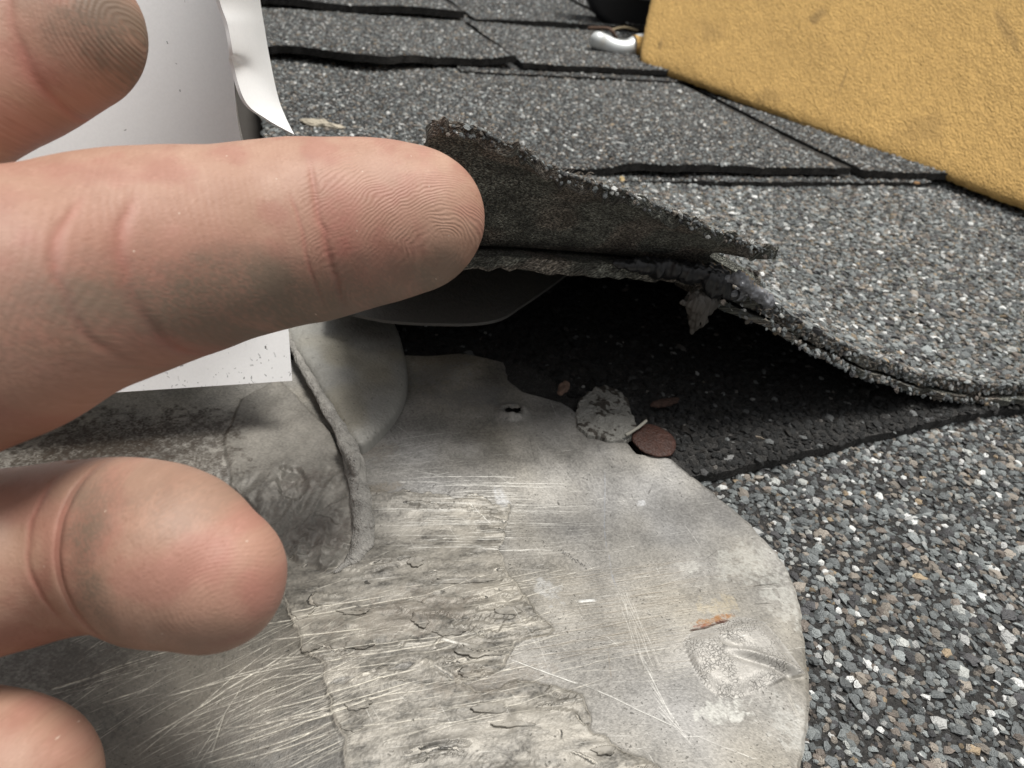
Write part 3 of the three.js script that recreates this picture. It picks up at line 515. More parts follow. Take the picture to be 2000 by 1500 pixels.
  for (let k = 0; k < 30; k++) { const t = k / 30, x = 1090 + 56 * t, y = 1070 + 36 * t + 8 * (r() - 0.5); S([x, y], [x + 2, y + 3], 0.14, [0.05, 0.05, 0.05], 0.9, -0.2, 0, 900 + k); }
  // stains and worn patches that the photograph shows, some with shade painted in
  blot(905, 775, 13, 6, [0.16, 0.16, 0.165], 0.4, 0.9, 3); blot(850, 730, 9, 6, [0.26, 0.27, 0.28], 0.4, 0.8, 4); blot(1060, 830, 12, 4, [0.17, 0.165, 0.16], 0.25, 0.9, 5);  // darker upper sheet: part stain, part shade painted in
  blot(745, 952, 4.5, 1.8, [0.24, 0.21, 0.17], 0.7, 0.5, 6); blot(1070, 1150, 2.0, 3.4, [0.45, 0.455, 0.45], 0.5, 1.2, 7); blot(980, 975, 1.4, 2.6, [0.5, 0.51, 0.52], 0.6, 0.8, 8); blot(1350, 1110, 2.4, 1.4, [0.52, 0.51, 0.47], 0.5, 1.3, 9);
  blot(1253, 980, 1.2, 0.9, [0.5, 0.51, 0.52], 0.7, 0.9, 10); blot(1455, 1100, 8, 4, [0.5, 0.5, 0.46], 0.45, 1.4, 11); blot(1535, 1160, 4, 6, [0.52, 0.52, 0.48], 0.45, 1.4, 12);
  blot(1545, 1420, 3.6, 4.6, [0.48, 0.48, 0.45], 0.45, 1.4, 13); blot(1400, 1185, 4, 1.8, [0.45, 0.38, 0.25], 0.4, 1.4, 14); blot(1410, 1385, 4.5, 1.4, [0.52, 0.52, 0.48], 0.7, 1.2, 15); blot(1450, 1398, 2.4, 0.9, [0.56, 0.56, 0.52], 0.7, 1.1, 16);
  blot(1388, 1214, 3.2, 0.8, [0.3, 0.13, 0.03], 0.8, 1.0, 17); blot(1410, 1206, 2.4, 0.7, [0.28, 0.12, 0.03], 0.8, 1.0, 18); blot(1372, 1224, 2.0, 0.55, [0.2, 0.05, 0.02], 0.95, 0.5, 19); blot(1405, 1216, 1.8, 0.5, [0.1, 0.03, 0.015], 0.95, 0.5, 20); S([1346, 1234], [1385, 1226], 0.26, [0.05, 0.018, 0.01], 1, -0.4, 0.2, 61); S([1380, 1227], [1424, 1211], 0.2, [0.06, 0.02, 0.01], 1, -0.4, 0.2, 62);
  blot(250, 850, 20, 9, [0.035, 0.024, 0.016], 0.9, 0.8, 21); blot(120, 900, 20, 8, [0.045, 0.032, 0.022], 0.85, 0.8, 22); blot(390, 850, 8, 5, [0.06, 0.05, 0.04], 0.8, 0.9, 25); blot(40, 960, 16, 6, [0.05, 0.038, 0.028], 0.8, 0.8, 26); blot(120, 950, 26, 7, [0.055, 0.042, 0.032], 0.85, 0.7, 34); blot(330, 915, 15, 6, [0.06, 0.048, 0.038], 0.8, 0.8, 35); blot(-60, 1000, 24, 9, [0.05, 0.04, 0.03], 0.8, 0.8, 36); blot(430, 985, 8, 4, [0.09, 0.078, 0.066], 0.6, 0.9, 37);  // dark brown grime, blackened to paint in shade under hand and white sheet
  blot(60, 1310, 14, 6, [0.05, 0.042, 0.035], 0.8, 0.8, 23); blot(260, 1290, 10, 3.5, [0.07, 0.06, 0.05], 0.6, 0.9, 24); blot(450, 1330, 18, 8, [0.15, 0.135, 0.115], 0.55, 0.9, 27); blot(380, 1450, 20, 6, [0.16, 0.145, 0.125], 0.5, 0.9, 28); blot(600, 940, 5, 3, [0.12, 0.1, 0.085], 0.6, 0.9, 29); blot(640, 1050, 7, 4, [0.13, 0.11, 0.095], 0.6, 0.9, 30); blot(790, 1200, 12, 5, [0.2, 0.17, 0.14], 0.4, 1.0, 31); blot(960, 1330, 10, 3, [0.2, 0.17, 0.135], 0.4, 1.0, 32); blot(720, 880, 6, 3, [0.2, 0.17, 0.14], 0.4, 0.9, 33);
}
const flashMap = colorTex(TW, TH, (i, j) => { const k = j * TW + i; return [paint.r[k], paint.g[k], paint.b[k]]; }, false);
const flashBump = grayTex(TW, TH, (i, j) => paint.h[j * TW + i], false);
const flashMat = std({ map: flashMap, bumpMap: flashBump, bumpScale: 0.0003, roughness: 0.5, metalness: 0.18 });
const flashUV = (x, z) => [(x - TX0) / (TX1 - TX0), (z - TZ0) / (TZ1 - TZ0)];
const flashing = thing('metal_flashing', V(20, 2, -90), 'scratched grey metal flashing plate with flaking old sealant and a torn hole', 'flashing');
{
  const nx = 520, nz = 500, pos = [], uv = [], idx = [], z1 = -18, W = nx + 1;
  for (let j = 0; j <= nz; j++) { const z = mix(ztop, z1, j / nz), xr = xRight(z); for (let i = 0; i <= nx; i++) { const x = mix(-62, xr, i / nx); pos.push(x, sheetY(x, z), z); uv.push(...flashUV(x, z)); } }
  for (let j = 0; j < nz; j++) for (let i = 0; i < nx; i++) {
    const a = j * W + i, b = a + 1, c = a + W, d = c + 1, x = pos[a * 3], z = pos[a * 3 + 2];
    const ang = Math.atan2(z - HOLE.z, x - HOLE.x); if (Math.hypot((x - HOLE.x) / 2.1, (z - HOLE.z) / 1.7) < 0.8 + 0.3 * noise2(ang * 1.5, 2, 5)) continue;
    idx.push(a, c, b, b, c, d);
  }
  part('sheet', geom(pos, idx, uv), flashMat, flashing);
  // cut edge: the sheet is 0.9 mm thick
  const ep = [], eu = [], ei = []; let n = 0;
  const put = (k) => { ep.push(pos[k * 3], pos[k * 3 + 1], pos[k * 3 + 2], pos[k * 3], pos[k * 3 + 1] - 0.9, pos[k * 3 + 2]); eu.push(uv[k * 2], uv[k * 2 + 1], uv[k * 2] + 0.004, uv[k * 2 + 1]); n++; };
  for (let i = 0; i <= nx; i++) put(i);
  for (let j = 0; j <= nz; j++) put(j * W + nx);
  for (let k = 0; k + 1 < n; k++) { const a = k * 2; ei.push(a, a + 2, a + 1, a + 1, a + 2, a + 3); }
  part('cut_edge', geom(ep, ei, eu), flashMat, flashing);
}
// a patch with a rounded rim, lying on the flashing. Outline is star shaped about its middle.
function patch(px, thick, power, rough, seed, uvOf, rings = 40, per = 160, extra = () => 0, roughXY = 0.15, low = false) {
  const pts = px.map(([a, b]) => { const p = P(a, b); return [p.x, p.z]; }), curve = new THREE.CatmullRomCurve3(pts.map(([x, z]) => V(x, 0, z)), true, 'centripetal');
  const c = pts.reduce((a, [x, z]) => [a[0] + x / pts.length, a[1] + z / pts.length], [0, 0]), pos = [], uv = [], idx = [];
  for (let k = 0; k <= rings; k++) for (let i = 0; i < per; i++) {
    const t = Math.pow(k / rings, 0.7), e = curve.getPointAt(i / per), nn = 1 + roughXY * fbm(i / per * 40, 1, 3, seed) * t * t * t, x = mix(c[0], mix(c[0], e.x, nn), t), z = mix(c[1], mix(c[1], e.z, nn), t);
    const y = (low ? sheetY(x, z) + 0.05 : hf(z) + 0.4) + thick * Math.pow(Math.max(0, 1 - Math.pow(t, power)), 0.5) + rough * fbm(x / 2.4, z / 2.4, 4, seed) * (1 - t * 0.5) + extra(x, z, t);
    pos.push(x, k === rings ? (low ? sheetY(x, z) - 0.15 : hf(z) - 0.4) : y, z); uv.push(...uvOf(x, z));
  }
  for (let k = 0; k < rings; k++) for (let i = 0; i < per; i++) { const a = k * per + i, b = k * per + (i + 1) % per, d = a + per, e = b + per; idx.push(a, b, d, b, e, d); }
  return geom(pos, idx, uv);
}
const mmUV = (x, z) => [x, z];
const rubberMap = uvScale(colorTex(1024, 1024, (i, j) => { const a = wrapN(i, j, 1024, 6, 81), b = wrapN(i, j, 1024, 22, 82), c = wrapN(i, j, 1024, 200, 83), d = wrapN(i, j, 1024, 80, 84), e = wrapN(i, j, 1024, 300, 85); let v = 0.17 + 0.09 * a + 0.06 * b + 0.04 * c; if (d > 0.93) v *= 0.65; if (e > 0.985) v = 0.6; const w = smooth(0.4, 0.8, wrapN(i, j, 1024, 9, 86)); return [v * mix(1.02, 1.07, w), v, v * mix(0.92, 0.82, w)]; }), 60);
const rubberBump = uvScale(grayTex(512, 512, (i, j) => 0.5 * wrapN(i, j, 512, 120, 87) + 0.5 * wrapN(i, j, 512, 40, 88)), 40);
const rubber = std({ map: rubberMap, bumpMap: rubberBump, bumpScale: 0.00018, roughness: 0.5 });
const flap = thing('rubber_flap', P(690, 760), 'smooth grey rounded rubber flap on the flashing, beside the white sheet corner', 'flap');
part('flap_body', patch([[548, 640], [575, 600], [640, 580], [710, 590], [768, 640], [790, 700], [797, 755], [785, 805], [752, 850], [705, 887], [680, 868], [648, 820], [605, 745], [570, 690]], 2.6, 14, 0.12, 3, mmUV, 50, 200, (x, z) => 0.3 * fbm(x / 14, z / 14, 2, 9), 0), rubber, flap);

// cracked bead of old sealant running down from the white corner
const bead = thing('sealant_bead', P(690, 960), 'cracked ridge of grey sealant running down beside the rounded flap', 'sealant');
const oldMap = uvScale(colorTex(512, 512, (i, j) => { const a = wrapN(i, j, 512, 10, 91), b = wrapN(i, j, 512, 40, 92), c = wrapN(i, j, 512, 128, 93), k = wrapN(i, j, 512, 70, 94); let v = 0.14 + 0.14 * a + 0.1 * b + 0.07 * c; if (Math.abs(k - 0.5) < 0.012) v *= 0.4; return [v * 1.04, v, v * 0.92]; }), 24);
const oldBump = uvScale(grayTex(512, 512, (i, j) => 0.4 * wrapN(i, j, 512, 60, 95) + 0.35 * wrapN(i, j, 512, 150, 96) + 0.25 * wrapN(i, j, 512, 20, 97)), 24);
const oldSeal = std({ map: oldMap, bumpMap: oldBump, bumpScale: 0.0004, roughness: 0.62 });
{
  const path = [[562, 672, 0.35, 2.6], [585, 722, 0.5, 2.6], [612, 768, 0.65, 2.4], [640, 815, 0.8, 2.2], [664, 852, 1.0, 2.0], [682, 890, 1.15, 2.0], [694, 930, 1.4, 1.6], [704, 985, 1.35, 1.2], [710, 1035, 1.25, 0.9], [708, 1068, 1.3, 0.6], [690, 1095, 0.9, 0.5], [655, 1122, 0.35, 0.5]].map(([a, b, r, up]) => { const p = P(a, b); p.y = hf(p.z) + up; return [p, r]; });
  const tipA = P(668, 868, 3), tipB = P(690, 905, 3.2), tipC = P(694, 930, 2.2), hol = P(684, 912, 4.8), notch = P(676, 925, 4.0);
  tipA.y = hf(tipA.z) + 3.4; tipB.y = hf(tipB.z) + 4.0; tipC.y = hf(tipC.z) + 3.0; hol.y = hf(hol.z) + 4.6; notch.y = hf(notch.z) + 3.4;
  const sd = (x, y, z) => {
    let d = 1e9; for (let k = 1; k < path.length; k++) { const c = capsule(x, y, z, path[k - 1][0], path[k][0], path[k - 1][1], path[k][1]); d = k > 1 ? smin(d, c, 1.2) : c; }
    let ap = 1e9; for (let k = 1; k < path.length - 1; k++) { const A = path[k - 1][0], Bq = path[k][0]; ap = Math.min(ap, capsule(x, mix(A.y, y, 2.6), z, A, Bq, path[k - 1][1] * 1.15 + 0.1, path[k][1] * 1.15 + 0.1) * 0.6); } d = smin(d, ap, 0.9);
    d = smin(d, capsule(x, y, z, tipA, tipB, 0.8, 1.1), 0.8); d = smin(d, capsule(x, y, z, tipB, tipC, 1.3, 0.5), 0.5);
    d = -smin(-d, Math.hypot(x - hol.x, y - hol.y, (z - hol.z) * 0.8) - 0.55, 0.3); d = -smin(-d, capsule(x, y, z, notch, V(notch.x + 0.5, notch.y, notch.z + 3), 0.6, 0.8), 0.3);
    return d + 0.2 * noise3(x / 1.6, y / 1.6, z / 4, 14) + 0.07 * noise3(x / 0.4, y / 0.4, z / 2.4, 15);
  };
  part('ridge', nets(sd, [-6, 0, -165], [24, 14, -76], 0.4, (x, y, z) => [x + y * 0.5, z]), oldSeal, bead);
}
// small dab of caulk beside the nail
const dabMap = uvScale(colorTex(512, 512, (i, j) => { const a = wrapN(i, j, 512, 9, 191), b = wrapN(i, j, 512, 30, 192), c = wrapN(i, j, 512, 120, 193), w = smooth(0.5, 0.62, a * 0.6 + b * 0.4 + 0.12 * (c - 0.5)); return [mix(0.2 + 0.08 * c, 0.05, w), mix(0.195 + 0.08 * c, 0.042, w), mix(0.18 + 0.07 * c, 0.034, w)]; }), 20);
const dab = thing('caulk_dab', P(1185, 815), 'lumpy grey dab of caulk beside the rusty nail head', 'caulk');
part('dab_body', patch([[1125, 812], [1140, 775], [1180, 756], [1215, 770], [1232, 805], [1242, 842], [1222, 862], [1180, 862], [1140, 850]], 0.3, 3, 0.9, 7, mmUV, 44, 170, (x, z, t) => 0.7 * Math.max(0, fbm(x / 3, z / 3, 4, 19)) * (1 - t), 0.09), std({ map: dabMap, bumpMap: oldBump, bumpScale: 0.0006, roughness: 0.7 }), dab);

// curled flakes of coating that stand off the sheet
{
  const flakeMat = std({ map: flashMap, bumpMap: flashBump, bumpScale: 0.0003, roughness: 0.6 });
  const spots = [[810, 1100, 40, 24, 8], [690, 1195, 70, 26, -8], [590, 1195, 60, 36, 12], [900, 1138, 150, 14, 2], [920, 1318, 58, 24, -4], [940, 1275, 120, 34, -10], [820, 1215, 40, 40, 0], [700, 1262, 60, 30, 5], [700, 1380, 60, 28, 10], [690, 1420, 56, 36, -12], [990, 1200, 70, 20, -6], [960, 1385, 90, 26, -24], [1000, 1420, 100, 14, 14], [1180, 1470, 60, 30, 30], [880, 1240, 80, 20, -6], [605, 1270, 44, 22, 60]];
  spots.forEach(([px, py, w, h, deg], s) => {
    const c = P(px, py), e = P(px + w / 2, py), f = P(px, py + h / 2), A = e.sub(c).setY(0), B = f.sub(c).setY(0), n = 40, m = 6, pos = [], uv = [], idx = [], ca = Math.cos(deg * Math.PI / 180), sa = Math.sin(deg * Math.PI / 180);
    const y0 = Math.max(sheetY(c.x, c.z), sheetY(c.x + A.x * 0.7, c.z + A.z * 0.7), sheetY(c.x - A.x * 0.7, c.z - A.z * 0.7)) + 0.05;
    for (let side = 0; side < 2; side++) for (let k = 0; k <= m; k++) for (let i = 0; i < n; i++) {
      const a = i / n * 6.2832, t = k / m, rr = (0.8 + 0.45 * fbm(Math.cos(a) * 2 + s * 7, Math.sin(a) * 2, 3, 200 + s)) * t, u = rr * (Math.cos(a) * ca - Math.sin(a) * sa), v = rr * (Math.cos(a) * sa + Math.sin(a) * ca);
      const x = c.x + A.x * u + B.x * v, z = c.z + A.z * u + B.z * v, lift = 0.3 * t * t * t * Math.max(0, Math.sin(a + s)) + 0.12 * fbm(x / 1.2, z / 1.2, 2, s);
      pos.push(x, y0 * 0.25 + sheetY(x, z) * 0.75 + 0.1 + lift - side * 0.3, z); uv.push(...flashUV(x, z));
    }
    const o = (m + 1) * n;
    for (let k = 0; k < m; k++) for (let i = 0; i < n; i++) { const a = k * n + i, b = k * n + (i + 1) % n, d = a + n, g = b + n; idx.push(a, b, d, b, g, d, o + a, o + d, o + b, o + b, o + d, o + g); }
    for (let i = 0; i < n; i++) { const a = m * n + i, b = m * n + (i + 1) % n; idx.push(a, b, o + a, b, o + b, o + a); }
    part('coating_flake', geom(pos, idx, uv), flakeMat, flashing);
  });
}

// ---------------------------------------------------------------- dark flashing tongue inside the gap
{
  const edge = [[640, 598], [700, 617], [760, 630], [830, 636], [930, 637], [978, 628], [1020, 602], [1080, 560], [1135, 516]].map(([a, b]) => roofAt(a, b, 15)), c = new THREE.CatmullRomCurve3(edge);
  const t = thing('flashing_tongue', V(40, 12, -180), 'dark metal flashing tongue with a rounded corner inside the gap under the shingle', 'flashing');
  part('tongue', slab((u, v) => { const p = c.getPoint(u); return [mix(p.x, 22 + 46 * u, v), 15 + 3 * v + 2.2 * Math.sin(u * 2.4) * (1 - v) * 0.4, mix(p.z, -236, v)]; }, 60, 16, (p) => [p[0], p[1] - 0.7, p[2]]), std({ color: rgb(0.17, 0.165, 0.155), roughness: 0.5, metalness: 0.3, bumpMap: rubberBump, bumpScale: 0.0002 }), t);
}

// ---------------------------------------------------------------- rusty nail
{
  const p = roofAt(1277, 860, 4.9), t = thing('roofing_nail', V(p.x, 3, p.z), 'rusty brown round roofing nail head at the edge of the flashing', 'nail');
  const g = new THREE.LatheGeometry([[0, 0.75], [2, 0.72], [4, 0.55], [4.6, 0.3], [4.75, 0], [4.6, -0.35], [1.8, -0.5], [1.6, -0.9], [1.6, -7]].map(([a, b]) => new THREE.Vector2(a, b)).reverse(), 48);
  const q = g.attributes.position; for (let i = 0; i < q.count; i++) { const x = q.getX(i), z = q.getZ(i); q.setXYZ(i, x * (1 + 0.05 * noise2(z / 2, 1, 3)), q.getY(i) * 0.7 + 0.25 * fbm(x / 1.3, z / 1.3, 3, 4), z * (1 + 0.06 * noise2(x / 2, 2, 3))); }
  g.computeVertexNormals(); g.rotateX(0.1); g.rotateZ(-0.06); g.translate(p.x, 4.9, p.z);
  const uv = g.attributes.uv; for (let i = 0; i < uv.count; i++) uv.setXY(i, q.getX(i), q.getZ(i));
  const map = uvScale(colorTex(256, 256, (i, j) => { const a = wrapN(i, j, 256, 12, 111), b = wrapN(i, j, 256, 60, 112), v = 0.7 + 0.5 * a * b + 0.25 * (b - 0.5); return [0.055 * v, 0.019 * v, 0.011 * v]; }), 14);
  part('nail_head', g, std({ map, bumpMap: oldBump, bumpScale: 0.0003, roughness: 0.62 }), t);
}

// ---------------------------------------------------------------- white sheet metal at the wall corner
const dustMap = (() => { // white paint with specks of dark dust
  const W = 2048, H = 1536, d = new Float32Array(W * H).fill(1), r = rng(1212);
  const dot = (x, y, l, a, w, k) => { for (let s = 0; s <= 8; s++) { const X = x + Math.cos(a) * l * (s / 8 - 0.5), Y = y + Math.sin(a) * l * (s / 8 - 0.5); for (let j = Math.floor(Y - w); j <= Y + w; j++) for (let i = Math.floor(X - w); i <= X + w; i++) if (i >= 0 && j >= 0 && i < W && j < H && Math.hypot(i - X, j - Y) <= w) d[j * W + i] = Math.min(d[j * W + i], 1 - k); } };
  for (let k = 0; k < 260; k++) dot(r() * W, r() * H, 1 + 5 * r() * r(), r() * 6, 0.6 + 1.5 * r() * r(), 0.25 + 0.6 * r());
  for (let k = 0; k < 650; k++) { const y = H * (1 - 0.05 * Math.pow(r(), 1.5)); const q = r(); dot(r() * W, y, 0.5 + 7 * q * q, r() * 6, 0.5 + 0.8 * r(), 0.15 + 0.5 * r()); }
  return colorTex(W, H, (i, j) => { const n = 0.9 - 0.03 * smooth(0, 0.5, fbm(i / 160, j / 160, 4, 7)) - 0.02 * noise2(i / 3, j / 3, 8), v = n * d[j * W + i]; return [v * 0.99, v, v * 1.005]; }, false);
})();
const whitePaint = std({ map: dustMap, roughness: 0.38, clearcoat: 0.15, clearcoatRoughness: 0.3 });
const board = thing('white_sheet', V(-50, 12, -128), 'white painted sheet metal panel behind the hand with a free lower corner', 'sheet metal');
part('panel', slab((u, v) => { // vertical sheet whose foot kicks out; right edge rolled back
  const w = u * 168, y = mix(150, 15.5, v), lowPart = Math.min(y, 46) - 17; let x, z = -122 - 0.62 * lowPart - 0.42 * Math.max(0, y - 46);
  const roll = smooth(38, 50, y); const bend = 160; // mm from the left where the roll begins
  const dx = w > bend ? (w - bend) / 5 : 0;
  x = w <= bend ? -162 + w : -2 + mix((w - bend), 5 * Math.sin(Math.min(1.5, dx)), roll) - 0.6;
  z -= w > bend ? roll * 5 * (1 - Math.cos(Math.min(1.5, dx))) : 0;
  x = Math.min(x, mix(-3.2, 2.9, smooth(58, 26, y)));
  x += 0; z += 0.5 * fbm(x / 40, y / 40, 2, 5); return [x, y, z];
}, 210, 90, (p) => [p[0], p[1] - 0.2, p[2] - 0.7], (x, y) => [(x + 165) / 172, 1 - (y - 15) / 136]), whitePaint, board);
// side sheet with a wavy, bent-out front edge
const side = thing('side_flashing', V(2, 58, -135), 'narrow white metal strip with a wavy bent edge at the corner of the white sheet', 'sheet metal');
const stripF = new THREE.CatmullRomCurve3([V(-7, 118, -128), V(-4.6, 92, -127), V(-3.8, 77.8, -129), V(-3.0, 75, -128), V(-2.6, 71.5, -126.5), V(-2.8, 69.4, -130), V(-1.4, 64.2, -127.5), V(1.6, 60.8, -130), V(5.9, 57.4, -133)]);
const stripB = new THREE.CatmullRomCurve3([V(1.4, 110, -170), V(1.9, 90, -169), V(2.35, 71, -168), V(2.75, 67, -166), V(3.15, 63.5, -161), V(4.1, 58.5, -150), V(4.9, 57.6, -142), V(5.5, 57.3, -137), V(5.95, 57.2, -133.4)]);
const stripPoint = (u, v) => { const a = stripF.getPoint(v), b = stripB.getPoint(v); return [mix(a.x, b.x, u) + 1.6 * Math.sin(u * 3.14) * (1 - v), mix(a.y, b.y, u), mix(a.z, b.z, u)]; };
part('strip', slab((u, v) => { // v runs down the strip to its tip, u from the wavy front edge to the back edge
  return stripPoint(u, v);
}, 24, 80, (p) => [p[0] - 0.5, p[1] - 0.1, p[2] - 0.4], (x, y, z) => [(-z - 100) / 300, y / 120]), std({ map: dustMap, roughness: 0.45 }), side);
// dark timber and rotten sheathing behind the panel
const wallMap = uvScale(colorTex(512, 512, (i, j) => { const a = wrapN(i, j, 512, 8, 121), b = wrapN(i, j * 6, 512, 60, 122), c = wrapN(i, j, 512, 100, 123), v = 0.35 + 0.5 * a * b + 0.3 * (c - 0.5); return [0.05 * v, 0.034 * v, 0.022 * v]; }), 60);
const wallMat = std({ map: wallMap, bumpMap: oldBump, bumpScale: 0.001, roughness: 0.95 });
const wall = thing('wall_corner', V(-90, 0, -400), 'dark rotten timber wall corner behind the white sheet', 'wall');
part('sheathing', slab((u, v) => [mix(-420, -12, u), mix(150, 1, v), -158 - 0.55 * mix(150, 1, v) - 2 * fbm(u * 30, v * 10, 3, 9)], 60, 30, (p) => [p[0], p[1], -330], (x, y) => [x, y]), wallMat, wall);
part('stud', slab((u, v) => [mix(-420, -24, u), mix(170, 1, v), -332], 4, 4, (p) => [p[0], p[1], -900], (x, y) => [x, y]), wallMat, wall);

// ---------------------------------------------------------------- the hand
const hand = (() => {
  const B = (px, py, d, rpx) => ({ p: at(px, py, d), r: rpx * d * 1000 / F });
  const Cm = (x, y, z, r) => ({ p: V(0, CAM_H, 0).addScaledVector(RIGHT, x).addScaledVector(UPV, y).addScaledVector(BACK, z), r });
  const mIdx = Cm(-78, 8, -60, 12.5), mMid = Cm(-70, -7, -60, 13.5), mRing = Cm(-71, -22, -57, 12.5), mLit = Cm(-74, -36, -55, 11.5), wrist = Cm(-150, -20, -36, 19), wr2 = Cm(-148, -4, -38, 18);
  const chains = [
    [B(815, 428, 0.1075, 139), B(770, 430, 0.1065, 148), B(690, 440, 0.1045, 163), B(612, 449, 0.102, 172), B(560, 455, 0.1, 174), B(450, 476, 0.0955, 189), B(330, 500, 0.090, 206), B(200, 528, 0.0845, 226), B(0, 592, 0.0755, 262), mMid],
    [B(136, 58, 0.09, 148), B(90, 72, 0.089, 158), B(-10, 118, 0.087, 166), B(-150, 180, 0.082, 182), B(-420, 340, 0.072, 222), mIdx],
    [B(425, 1128, 0.0805, 118), B(385, 1108, 0.0805, 138), B(300, 1072, 0.0815, 155), B(225, 1060, 0.0825, 150), B(145, 1068, 0.0845, 156), B(0, 1095, 0.083, 165), B(-150, 1120, 0.0775, 182), B(-450, 1165, 0.066, 200), mRing],
    [B(42, 1528, 0.08, 160), B(-20, 1524, 0.08, 168), B(-140, 1500, 0.0795, 160), B(-330, 1470, 0.074, 165), B(-620, 1480, 0.064, 190), mLit],
  ];
  const shrink = [0.935, 0.93, 1, 0.92]; chains.forEach((c, n) => c.forEach((b, k) => { if (k < c.length - 1) b.r *= shrink[n]; }));
  const pads = [[B(335, 1102, 0.0795, 146), B(410, 1138, 0.0795, 112)]];
  const groove = [[150, 900, 0.084], [138, 985, 0.0785], [156, 1085, 0.0765], [205, 1168, 0.079], [258, 1228, 0.084]].map(([a, b, d]) => at(a, b, d));
  const thumb = [Cm(-78, 52, -52, 8.5), Cm(-90, 42, -52, 10), Cm(-112, 24, -48, 11.5), Cm(-132, 4, -42, 15)];
  const palm = [[mIdx, wr2], [mMid, wr2], [mMid, wrist], [mRing, wrist], [mLit, wrist], [wrist, Cm(-300, -40, 4, 24)], [wr2, Cm(-300, -34, 4, 24)]];
  const e1 = at(815, 428, 0.1).sub(at(200, 528, 0.1)).normalize(), e2 = BACK.clone().cross(e1).normalize();
  const bb = (c) => { const lo = [1e9, 1e9, 1e9], hi = [-1e9, -1e9, -1e9]; c.forEach((b) => ['x', 'y', 'z'].forEach((k, i) => { lo[i] = Math.min(lo[i], b.p[k] - b.r - 6); hi[i] = Math.max(hi[i], b.p[k] + b.r + 6); })); return [lo, hi]; };
  const boxes = chains.map(bb);
  const sdf = (x, y, z) => {
    let d = 1e3;
    for (const [a, b] of palm) d = smin(d, capsule(x, y, z, a.p, b.p, a.r, b.r), 10);
    for (let k = 1; k < thumb.length; k++) d = smin(d, capsule(x, y, z, thumb[k - 1].p, thumb[k].p, thumb[k - 1].r, thumb[k].r), 6);
    let fd = 1e3;
    chains.forEach((c, n) => {
      const [lo, hi] = boxes[n], out = Math.max(lo[0] - x, x - hi[0], lo[1] - y, y - hi[1], lo[2] - z, z - hi[2]);
      if (out > 0) { fd = Math.min(fd, out + 6); return; }
      let q = 1e3; for (let k = 1; k < c.length; k++) q = k > 1 ? smin(q, capsule(x, y, z, c[k - 1].p, c[k].p, c[k - 1].r, c[k].r), 3) : capsule(x, y, z, c[0].p, c[1].p, c[0].r, c[1].r);
      if (n === 2) q = smin(q, capsule(x, y, z, pads[0][0].p, pads[0][1].p, pads[0][0].r, pads[0][1].r), 4);
      if (n === 2) for (let k = 1; k < groove.length; k++) q = -smin(-q, capsule(x, y, z, groove[k - 1], groove[k], 0.55, 0.55), 1.6);
      fd = Math.min(fd, q);
    });
    return smin(d, fd, 9) + (Math.abs(Math.min(d, fd)) < 3 ? 0.22 * noise3(x / 7, y / 7, z / 7, 21) : 0);
  };
  const U0 = -75, U1 = 62, V0 = -62, V1 = 75, o = at(300, 700, 0.09);
  const uvRaw = (x, y, z) => { const dx = x - o.x, dy = y - o.y, dz = z - o.z; return [dx * e1.x + dy * e1.y + dz * e1.z, dx * e2.x + dy * e2.y + dz * e2.z]; };
  const uvOf = (x, y, z) => { const [a, b] = uvRaw(x, y, z); return [(a - U0) / (U1 - U0), (b - V0) / (V1 - V0)]; };
  const g = nets(sdf, [-175, -5, -125], [40, 125, -5], 1.0, uvOf);
  // skin: position measured on the photograph -> hand coordinates
  const Q = (px, py, d) => { const p = at(px, py, d); return uvRaw(p.x, p.y, p.z); };
  const core = Q(868, 468, 0.0985), crease = Q(632, 450, 0.091), pip = Q(250, 560, 0.074), top = Q(190, 90, 0.082), core2 = Q(240, 45, 0.085), ringT = Q(420, 1110, 0.073), ringC = Q(175, 1080, 0.076), ringTop = Q(230, 960, 0.076), tipC = Q(800, 430, 0.098);
  const N = 2048, col = new Float32Array(N * N * 3), bmp = new Float32Array(N * N);
  for (let j = 0; j < N; j++) for (let i = 0; i < N; i++) {
    const a = U0 + (i + 0.5) / N * (U1 - U0), b = V0 + (j + 0.5) / N * (V1 - V0), k = j * N + i;
    const n1 = fbm(a / 9, b / 9, 3, 131), n2 = fbm(a / 1.6, b / 1.6, 3, 132), n3 = noise2(a / 0.22, b / 0.22, 133);
    const bl = smooth(-0.12, 0.4, fbm(a / 4.4 + 3, b / 4.4, 4, 136)), pore = noise2(a / 0.5, b / 0.5, 137) * noise2(a / 0.17, b / 0.17, 138);
    let R = (0.405 + 0.07 * n1 + 0.04 * n2 + 0.05 * pore) * (1 - 0.06 * bl), G = (0.24 + 0.06 * n1 + 0.035 * n2 + 0.035 * pore) * (1 - 0.17 * bl), Bl = (0.172 + 0.045 * n1 + 0.028 * n2 + 0.03 * pore) * (1 - 0.15 * bl), h = 0.5 + 0.02 * n3 + 0.012 * n2 + 0.022 * pore;
    const red = (x, y, rx, ry, amt) => { const w = amt * Math.exp(-Math.pow((a - x) / rx, 2) - Math.pow((b - y) / ry, 2)) * (0.75 + 0.6 * n2); R *= 1 - 0.10 * w; G *= 1 - 0.34 * w; Bl *= 1 - 0.30 * w; };
    const grime = (x, y, rx, ry, amt, s) => { const f = 0.5 + fbm(a / 3.2, b / 3.2, 4, s), w = amt * smooth(1.25, 0.3, Math.hypot((a - x) / rx, (b - y) / ry) - 0.5 * (f - 0.5)) * clamp(0.45 + f * 0.75 + 0.35 * n3); R = mix(R, 0.17, w); G = mix(G, 0.13, w); Bl = mix(Bl, 0.095, w); };
